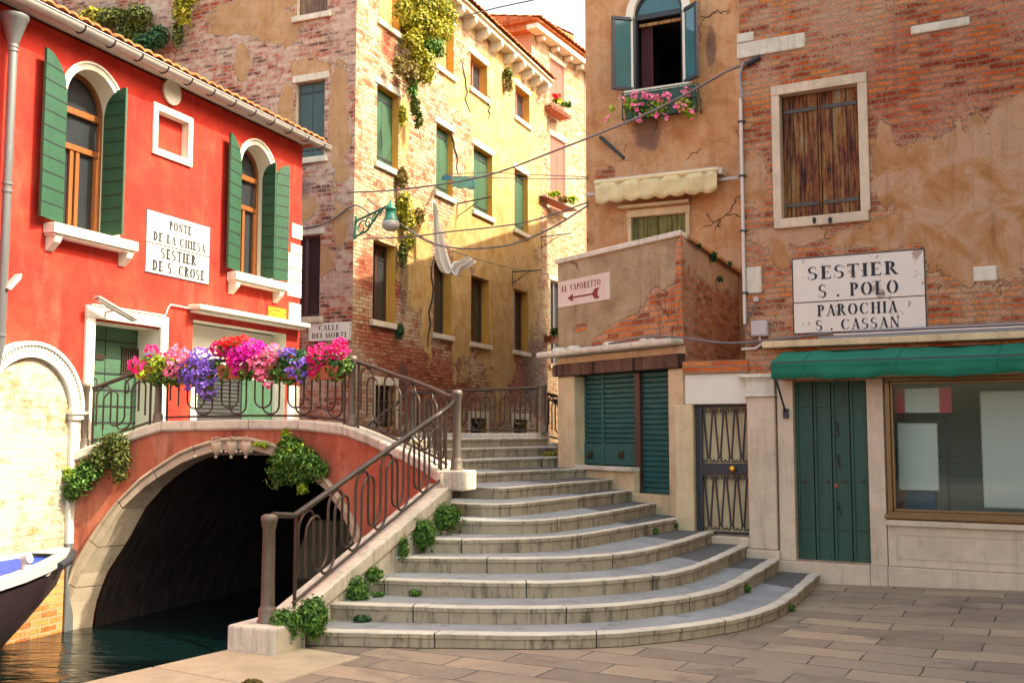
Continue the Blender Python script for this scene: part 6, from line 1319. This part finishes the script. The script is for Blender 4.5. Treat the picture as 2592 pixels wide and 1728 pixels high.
shrub('fern', 'small green fern under the coping of the shop side wall', 'fern', on_F(SPR, -.05), [(1806, 648, 9, 14, 70), (1770, 622, 6, 6, 30), (1845, 668, 10, 6, 40)], 'leaf_blue', size=.03)
shrub('fern', 'little green fern lower on the dark shop side wall', 'fern', on_F(SPR, -.05), [(1822, 705, 7, 8, 50)], 'leaf_blue', size=.03)
# window boxes
def window_box(F, px0, px1, pyt, pyb, out, lab, clumps, cols, mat='terracotta', rack=False, size=.04, fsz=.035):
    a, b = F.uz(px0, pyt, -out), F.uz(px1, pyt, -out); z1 = a[1]; z0 = F.uz((px0 + px1) / 2, pyb, -out)[1]; r_ = thing('window_box', lab, 'window box', F, ((a[0] + b[0]) / 2, 0, z0), 'window boxes'); m = MB(); m.box(a[0] + .05, b[0] - .05, -out + .02, -.06, z0 + .01, z1 - .01); part('planter', m, MT[mat], r_, bevel=.01)
    m = MB(); y = -out
    for z in (z0, (z0 + z1) / 2, z1): m.tube([(a[0], 0, z), (a[0], y, z), (b[0], y, z), (b[0], 0, z)], .010, 5)
    for k in range(9): u = a[0] + (b[0] - a[0]) * k / 8; m.tube([(u, y, z0), (u, y, z1)], .007, 4)
    for u in (a[0], b[0]): m.tube([(u, 0, z0), (u, y, z0), (u, y, z1), (u, 0, z1)], .010, 5); m.tube([(u, y, z1), (u, 0, z0)], .008, 4)
    part('rack', m, MT['green_dark'] if rack else MT['rust_rail'], r_)
    P = on_F(F, -out - .02)
    for kind, its in (('foliage', clumps), ('blossom', cols)):
        if not its: continue
        names = []
        for it in its:
            if it[5] not in names: names.append(it[5])
        m = MB()
        for px, py, rx, ry, n, key in its:
            c = P(px, py); k = c.y / FPX
            if kind == 'foliage': leaves(m, c, (rx * k, .10, ry * k), n, size, rng, names.index(key), shell=.2)
            else: petals(m, c + Vector((0, -.06, 0)), (rx * k, .08, ry * k), n, fsz, rng, names.index(key))
        part(kind, m, [MT[k] for k in names], r_, WORLD)
window_box(STU, 1575, 1766, 238, 290, .24, 'green iron window box of pink and white geraniums under the open arched window', [(1600, 262, 26, 20, 130, 'leaf_lime'), (1625, 272, 32, 22, 110, 'leaf'), (1675, 265, 36, 20, 110, 'leaf_lime'), (1735, 266, 28, 28, 150, 'leaf_lime'), (1650, 285, 40, 14, 60, 'leaf_lime'), (1550, 275, 12, 12, 20, 'leaf_lime'), (1538, 300, 6, 14, 14, 'leaf_lime'), (1620, 300, 8, 24, 22, 'leaf'), (1680, 300, 5, 14, 10, 'leaf'), (1745, 290, 12, 18, 24, 'leaf_lime')],
           [(1615, 245, 22, 9, 16, 'fl_pink'), (1648, 248, 14, 9, 10, 'fl_pink'), (1680, 250, 20, 14, 14, 'fl_pink'), (1740, 235, 20, 12, 16, 'fl_rose'), (1725, 275, 24, 16, 14, 'fl_pink'), (1620, 280, 26, 16, 12, 'fl_pink'), (1615, 305, 8, 18, 7, 'fl_rose'), (1662, 295, 6, 5, 4, 'fl_pink'), (1682, 300, 4, 14, 4, 'fl_rose'), (1575, 255, 12, 8, 5, 'fl_rose'), (1536, 305, 4, 10, 4, 'fl_pink'), (1748, 292, 8, 14, 6, 'fl_pink')], 'green_dark', True, .038, .034)
window_box(FAR, 1396, 1446, 262, 288, .5, 'terracotta window box with green plants under the upper brick red shutter', [(1410, 255, 16, 9, 50, 'leaf_lime'), (1432, 265, 18, 8, 50, 'leaf')], [(1408, 246, 8, 6, 8, 'fl_red')], size=.09, fsz=.07)
window_box(FAR, 1378, 1460, 495, 515, .5, 'long terracotta window box under the half open brick red shutter', [(1405, 490, 20, 8, 50, 'leaf_lime'), (1445, 505, 20, 10, 60, 'leaf_lime'), (1425, 505, 16, 8, 40, 'leaf_brown')], [], size=.09)
window_box(FAR, 1394, 1420, 848, 866, .45, 'small potted green plant at the lowest window behind the corner shop', [(1405, 838, 14, 12, 90, 'leaf')], [], size=.09)
# ================================================================ STREET LAMP on the corner of the brick house
lp = thing('street_lamp', 'green iron street lamp on a scrolled bracket at the corner of the brick house', 'lamp', SUNF, (0, 0, 5.9)); yb = -.02
def cor(px, py, Y): d = ray(px, py); return Vector((d.x / d.y * Y, Y, EYE + d.z / d.y * Y))
A, B = cor(898, 600, 21.3), cor(990, 517, 20.4); T_ = cor(901, 560, 21.3); m = MB(); m.tube([A + Vector((0, 0, -.05)), T_ + Vector((0, 0, .1))], .03, 6); m.tube([T_, B], .026, 8)
m.tube([A, A.lerp(B, .35) + Vector((0, 0, -.10)), A.lerp(B, .65) + Vector((0, 0, .05)), B.lerp(T_, .18)], .022, 6)
for f, r in ((.18, .17), (.36, .13), (.54, .09), (.70, .06)):
    c = T_.lerp(B, f) + Vector((0, 0, -r - .03)); dx = (B - T_).normalized(); sp_ = []
    for j in range(16): a = j / 15 * 7.5; rr = r * (1 - .75 * j / 15); sp_.append(c + dx * rr * math.cos(a) + Vector((0, 0, rr * math.sin(a))))
    m.tube(sp_, .016, 5)
part('bracket', m, MT['lampgreen'], lp, WORLD); H = cor(989, 560, 20.4); k = 20.4 / FPX
part('hood', MB().lathe([(.15, 0), (.15, .03), (.13, .05), (.11, .14), (.10, .22), (.115, .23), (.115, .26), (.08, .29), (.06, .34), (.025, .36), (.02, .42)], H, 18), MT['lampgreen'], lp, WORLD)
part('lamp_shade', MB().lathe([(.0, -.20), (.10, -.185), (.165, -.13), (.18, -.06), (.155, .0)], H, 18), MT['lampglass'], lp, WORLD)
part('hook', MB().tube([H + Vector((0, 0, .40)), B], .012, 6), MT['lampgreen'], lp, WORLD)
# ================================================================ CABLES AND WASHING
def cable(pts, r, lab, mat='cable', name='cable'):
    P = [Vector(p) for p in pts]; S_ = smooth(P, 26); o = single(name, MB().tube(S_, r, 6), MT[mat], WORLD, lab, 'cable', 'overhead cables'); return rebase(o, S_[0])
u, z = RGT.uz(1897, 157, -.02); RA = RGT.w(u, -.02, z); u, z = BRK.uz(881, 487, -.03); BA = BRK.w(u, -.03, z)
cable(along(RA, BA, [(1845, 178), (1660, 278), (1400, 384), (1211, 450), (1000, 481)]), .016, 'long grey cable crossing the picture from the right house to the brick corner')
ia = thing('cable_anchor', 'dark cable insulator at the top left of the right brick house', 'bracket', RGT, (u, 0, z)); uu, zz_ = RGT.uz(1900, 157, -.02); m = MB(); m.tube([(uu - .05, -.03, zz_ - .03), (uu + .12, -.03, zz_ + .04)], .035, 8); part('insulator', m, MT['iron'], ia)
pts = [RGT.uz(x, y) for x, y in ((1885, 160), (1876, 190), (1878, 215), (1881, 250))]; single('cable', MB().tube([(u, -.05, z) for u, z in pts], .016, 6), MT['conduit_grey'], RGT, 'grey cable dropping from the insulator into the white conduit', 'cable')
SL0 = STU.w(-2.60, -.03, 0)
def stu_pt(py): d = ray(1488, py); return Vector((d.x / d.y * SL0.y, SL0.y, EYE + d.z / d.y * SL0.y))
cor1 = cor(1007, 562, 20.6); cable(along(cor1, stu_pt(520), [(1083, 612), (1155, 628), (1228, 628), (1302, 617), (1400, 575)]), .016, 'sagging grey cable from the street lamp to the stucco house')
cable(along(cor(920, 604, 21.2), stu_pt(512), [(1030, 600), (1141, 586), (1240, 576), (1350, 558)]), .014, 'grey cable below the street lamp rising to the stucco house')
u, z = SHP.uz(1390, 905, -.3); cable([SHP.w(-3.0, -.2, SHP.uz(1380, 900, -.2)[1]), SHP.w(*(lambda q: (q[0], -.2, q[1]))(SHP.uz(1500, 878, -.2))), SHP.w(*(lambda q: (q[0], -.2, q[1]))(SHP.uz(1640, 853, -.2))), SHP.w(*(lambda q: (q[0], -.2, q[1]))(SHP.uz(1733, 855, -.2))), Vector((2.55, 12.75, RGT.uz(1850, 868)[1])), RGT.w(-.55, -.06, RGT.uz(1905, 866)[1]), RGT.w(.3, -.06, 2.90)], .016, 'thick grey cable running over the shop cornice to the junction box')
u, z = BRK.uz(758, 572, -.04); P = [BRK.w(*(lambda q: (q[0], -.04, q[1]))(BRK.uz(x, y, -.04))) for x, y in ((700, 575), (758, 578), (810, 570), (850, 550), (880, 528))]; cable(P + [cor(905, 520, 21.2), cor(935, 540, 21.0)], .016, 'grey cable draped along the brick wall to the street lamp')
cable(along(cor(930, 505, 21.2), FAR.w(.9, -.4, FAR.uz(1385, 690, -.4)[1]), [(1050, 590), (1160, 640), (1280, 675)]), .012, 'thin dark line from the street lamp to the far bracket')
cable(along(SUNF.w(4.2, -.1, SUNF.uz(1105, 430, -.1)[1]), stu_pt(448), [(1240, 437), (1360, 443)]), .010, 'upper washing line between the sunlit wall and the stucco house')
WL = along(SUNF.w(4.0, -.1, SUNF.uz(1100, 443, -.1)[1]), stu_pt(452), [(1119, 444), (1141, 445), (1145, 447), (1201, 448), (1360, 453)]); cable(WL, .010, 'lower washing line carrying the blue and teal cloths')
cable([cor(1150, 48, 26), cor(1260, 20, 24), cor(1352, 0, 22), cor(1400, -14, 21)], .018, 'thin cable crossing the sky above the tiled roofs')
def rag(lab, c0, c1, d0, d1, mat, n=10):
    m = MB(); vs = []
    for i in range(n + 1):
        f = i / n; a = c0.lerp(c1, f); b = d0.lerp(d1, f)
        for k in range(6): p = a.lerp(b, k / 5); vs.append(p + Vector((0, .04 * math.sin(f * 9 + k), .012 * math.sin(f * 14))))
    m.add(vs, [(i * 6 + k, i * 6 + k + 1, i * 6 + k + 7, i * 6 + k + 6) for i in range(n) for k in range(5)], 0, None, True); o = single('laundry', m, MT[mat], WORLD, lab, 'laundry', 'washing hung on the lines'); s_ = o.modifiers.new('thick', 'SOLIDIFY'); s_.thickness = .006; return rebase(o, c0)
dz = lambda v, px: v + Vector((0, 0, -px * v.y / FPX))
rag('small bright blue cloth pegged on the lower washing line', WL[1], WL[2], dz(WL[1], 13), dz(WL[2], 11), 'cloth_blue', 4); rag('wider teal cloth pegged on the lower washing line', WL[3], WL[4], dz(WL[3], 28), dz(WL[4], 33), 'cloth_teal')
m = MB(); SP = [(1098, 505, 6), (1106, 560, 12), (1112, 620, 20), (1122, 670, 26), (1140, 700, 26), (1152, 690, 20), (1160, 668, 18), (1172, 672, 18), (1185, 660, 16), (1198, 655, 14)]; vs = []; Yc = 24.0
for i, (px, py, wd) in enumerate(SP):
    for k in range(7): q = k / 6 - .5; vs.append(cor(px + q * wd * 1.5, py + (q * wd if i > 4 else q * 4), Yc - .15 * math.cos(k * 2.1 + i * .7)))
m.add(vs, [(i * 7 + k, i * 7 + k + 1, i * 7 + k + 8, i * 7 + k + 7) for i in range(len(SP) - 1) for k in range(6)], 0, None, True); o = single('laundry', m, MT['cloth'], WORLD, 'long white sheet twisted round the lines before the sunlit wall', 'laundry', 'washing hung on the lines'); s_ = o.modifiers.new('thick', 'SOLIDIFY'); s_.thickness = .008; o.modifiers.new('soft', 'SUBSURF').render_levels = 2; rebase(o, cor(1098, 505, Yc))
# ================================================================ BOAT
bo = thing('boat', 'moored motorboat with white rim, blue cover and dark hull by the red house', 'boat', WORLD, (-5.6, 10.6, WATER_Z))
tip = Vector((-5.44, 12.38)); ax = Vector((-.27, -.963)); rt = Vector((.963, -.27)); ST = [(0, .05, .34, .10), (.25, .27, .31, -.12), (.6, .47, .28, -.42), (1.1, .64, .25, -.72), (1.8, .76, .22, -.92), (2.8, .80, .20, -.95), (4.2, .78, .20, -.95)]
W3 = lambda d, y, z: Vector((tip.x + ax.x * d + rt.x * y, tip.y + ax.y * d + rt.y * y, z))
fr_ = lambda d: max(0, 1 - d / .8)
def sec(d, hw, zg, zk): return [W3(d - .32 * max(0, 1 - d / .8), hw, zg), W3(d - .28 * fr_(d), hw * .97, zg - .10), W3(d - .22 * fr_(d), hw * .86, zg * .3 + zk * .4 - .05), W3(d - .1 * fr_(d), hw * .5, zk * .8), W3(d - .05 * fr_(d), 0, zk), W3(d - .1 * fr_(d), -hw * .5, zk * .8), W3(d - .22 * fr_(d), -hw * .86, zg * .3 + zk * .4 - .05), W3(d - .28 * fr_(d), -hw * .97, zg - .10), W3(d - .32 * max(0, 1 - d / .8), -hw, zg)]
m = MB(); rows = [sec(*s) for s in ST]; vs = [v for r in rows for v in r]; fs = [(i * 9 + k, i * 9 + k + 1, i * 9 + k + 10, i * 9 + k + 9) for i in range(len(ST) - 1) for k in range(8)]; m.add(vs, [f for f in fs], 0, None, True); m.add(rows[0], [tuple(range(9))]); m.add(rows[-1], [tuple(range(9))[::-1]]); part('hull', m, MT['hull'], bo, WORLD)
m = MB()
for i in range(len(ST) - 1):
    for s in (1, -1):
        (d0, h0, z0, _), (d1, h1, z1, _) = ST[i], ST[i + 1]; x0 = d0 - .32 * max(0, 1 - d0 / .8); x1 = d1 - .32 * max(0, 1 - d1 / .8); w0, w1 = min(.12, h0 * .95), min(.12, h1 * .95)
        o0, o1, i0, i1 = W3(x0, s * (h0 + .02), z0), W3(x1, s * (h1 + .02), z1), W3(x0 + .02, s * (h0 - w0), z0 + .03), W3(x1 + .02, s * (h1 - w1), z1 + .03); u0_, u1_ = o0 + Vector((0, 0, -.075)), o1 + Vector((0, 0, -.075)); q0_, q1_ = o0 + Vector((0, 0, .03)), o1 + Vector((0, 0, .03))
        for f in ((u0_, u1_, q1_, q0_), (q0_, q1_, i1, i0), (i0, i1, i1 + Vector((0, 0, -.12)), i0 + Vector((0, 0, -.12)))): m.quad(*(f if s > 0 else f[::-1]))
(d0, h0, z0, _), (d1, h1, z1, _), (d2, h2, z2, _) = ST[0], ST[1], ST[2]
m.add([W3(-.32, .07, .372), W3(-.32, -.07, .372), W3(-.08, -.20, .352), W3(.10, -.19, .345), W3(.10, .19, .345), W3(-.08, .20, .352)], [(0, 1, 2, 3, 4, 5), (5, 4, 3, 2, 1, 0)]); part('gunwale', m, MT['gel'], bo, WORLD)
m = MB(); m.add([W3(.08, .20, .30), W3(.08, -.20, .30), W3(1.1, -.54, .235), W3(2.8, -.69, .19), W3(4.2, -.68, .19), W3(4.2, .68, .19), W3(2.8, .69, .19), W3(1.1, .54, .235)], [(0, 1, 2, 3, 4, 5, 6, 7)]); part('cover', m, MT['tarp'], bo, WORLD)
m = MB(); m.tube([W3(-.36, -.07, .30), W3(-.38, .06, .30), W3(-.06, .27, .26), W3(.30, .42, .23)], .05, 8); part('fender_strip', m, MT['rubber'], bo, WORLD)
m = MB(); m.tube([W3(.95, .52, .26), W3(.95, .52, .40)], .05, 10); m.tube([W3(.95, .49, .385), W3(.95, .57, .41)], .055, 10); part('bollard', m, MT['gel'], bo, WORLD)
m = MB(); m.tube([W3(.55, .43, .22), W3(.555, .475, .22)], [.065, .06], 14); part('navigation_light', m, MT['zinc'], bo, WORLD)
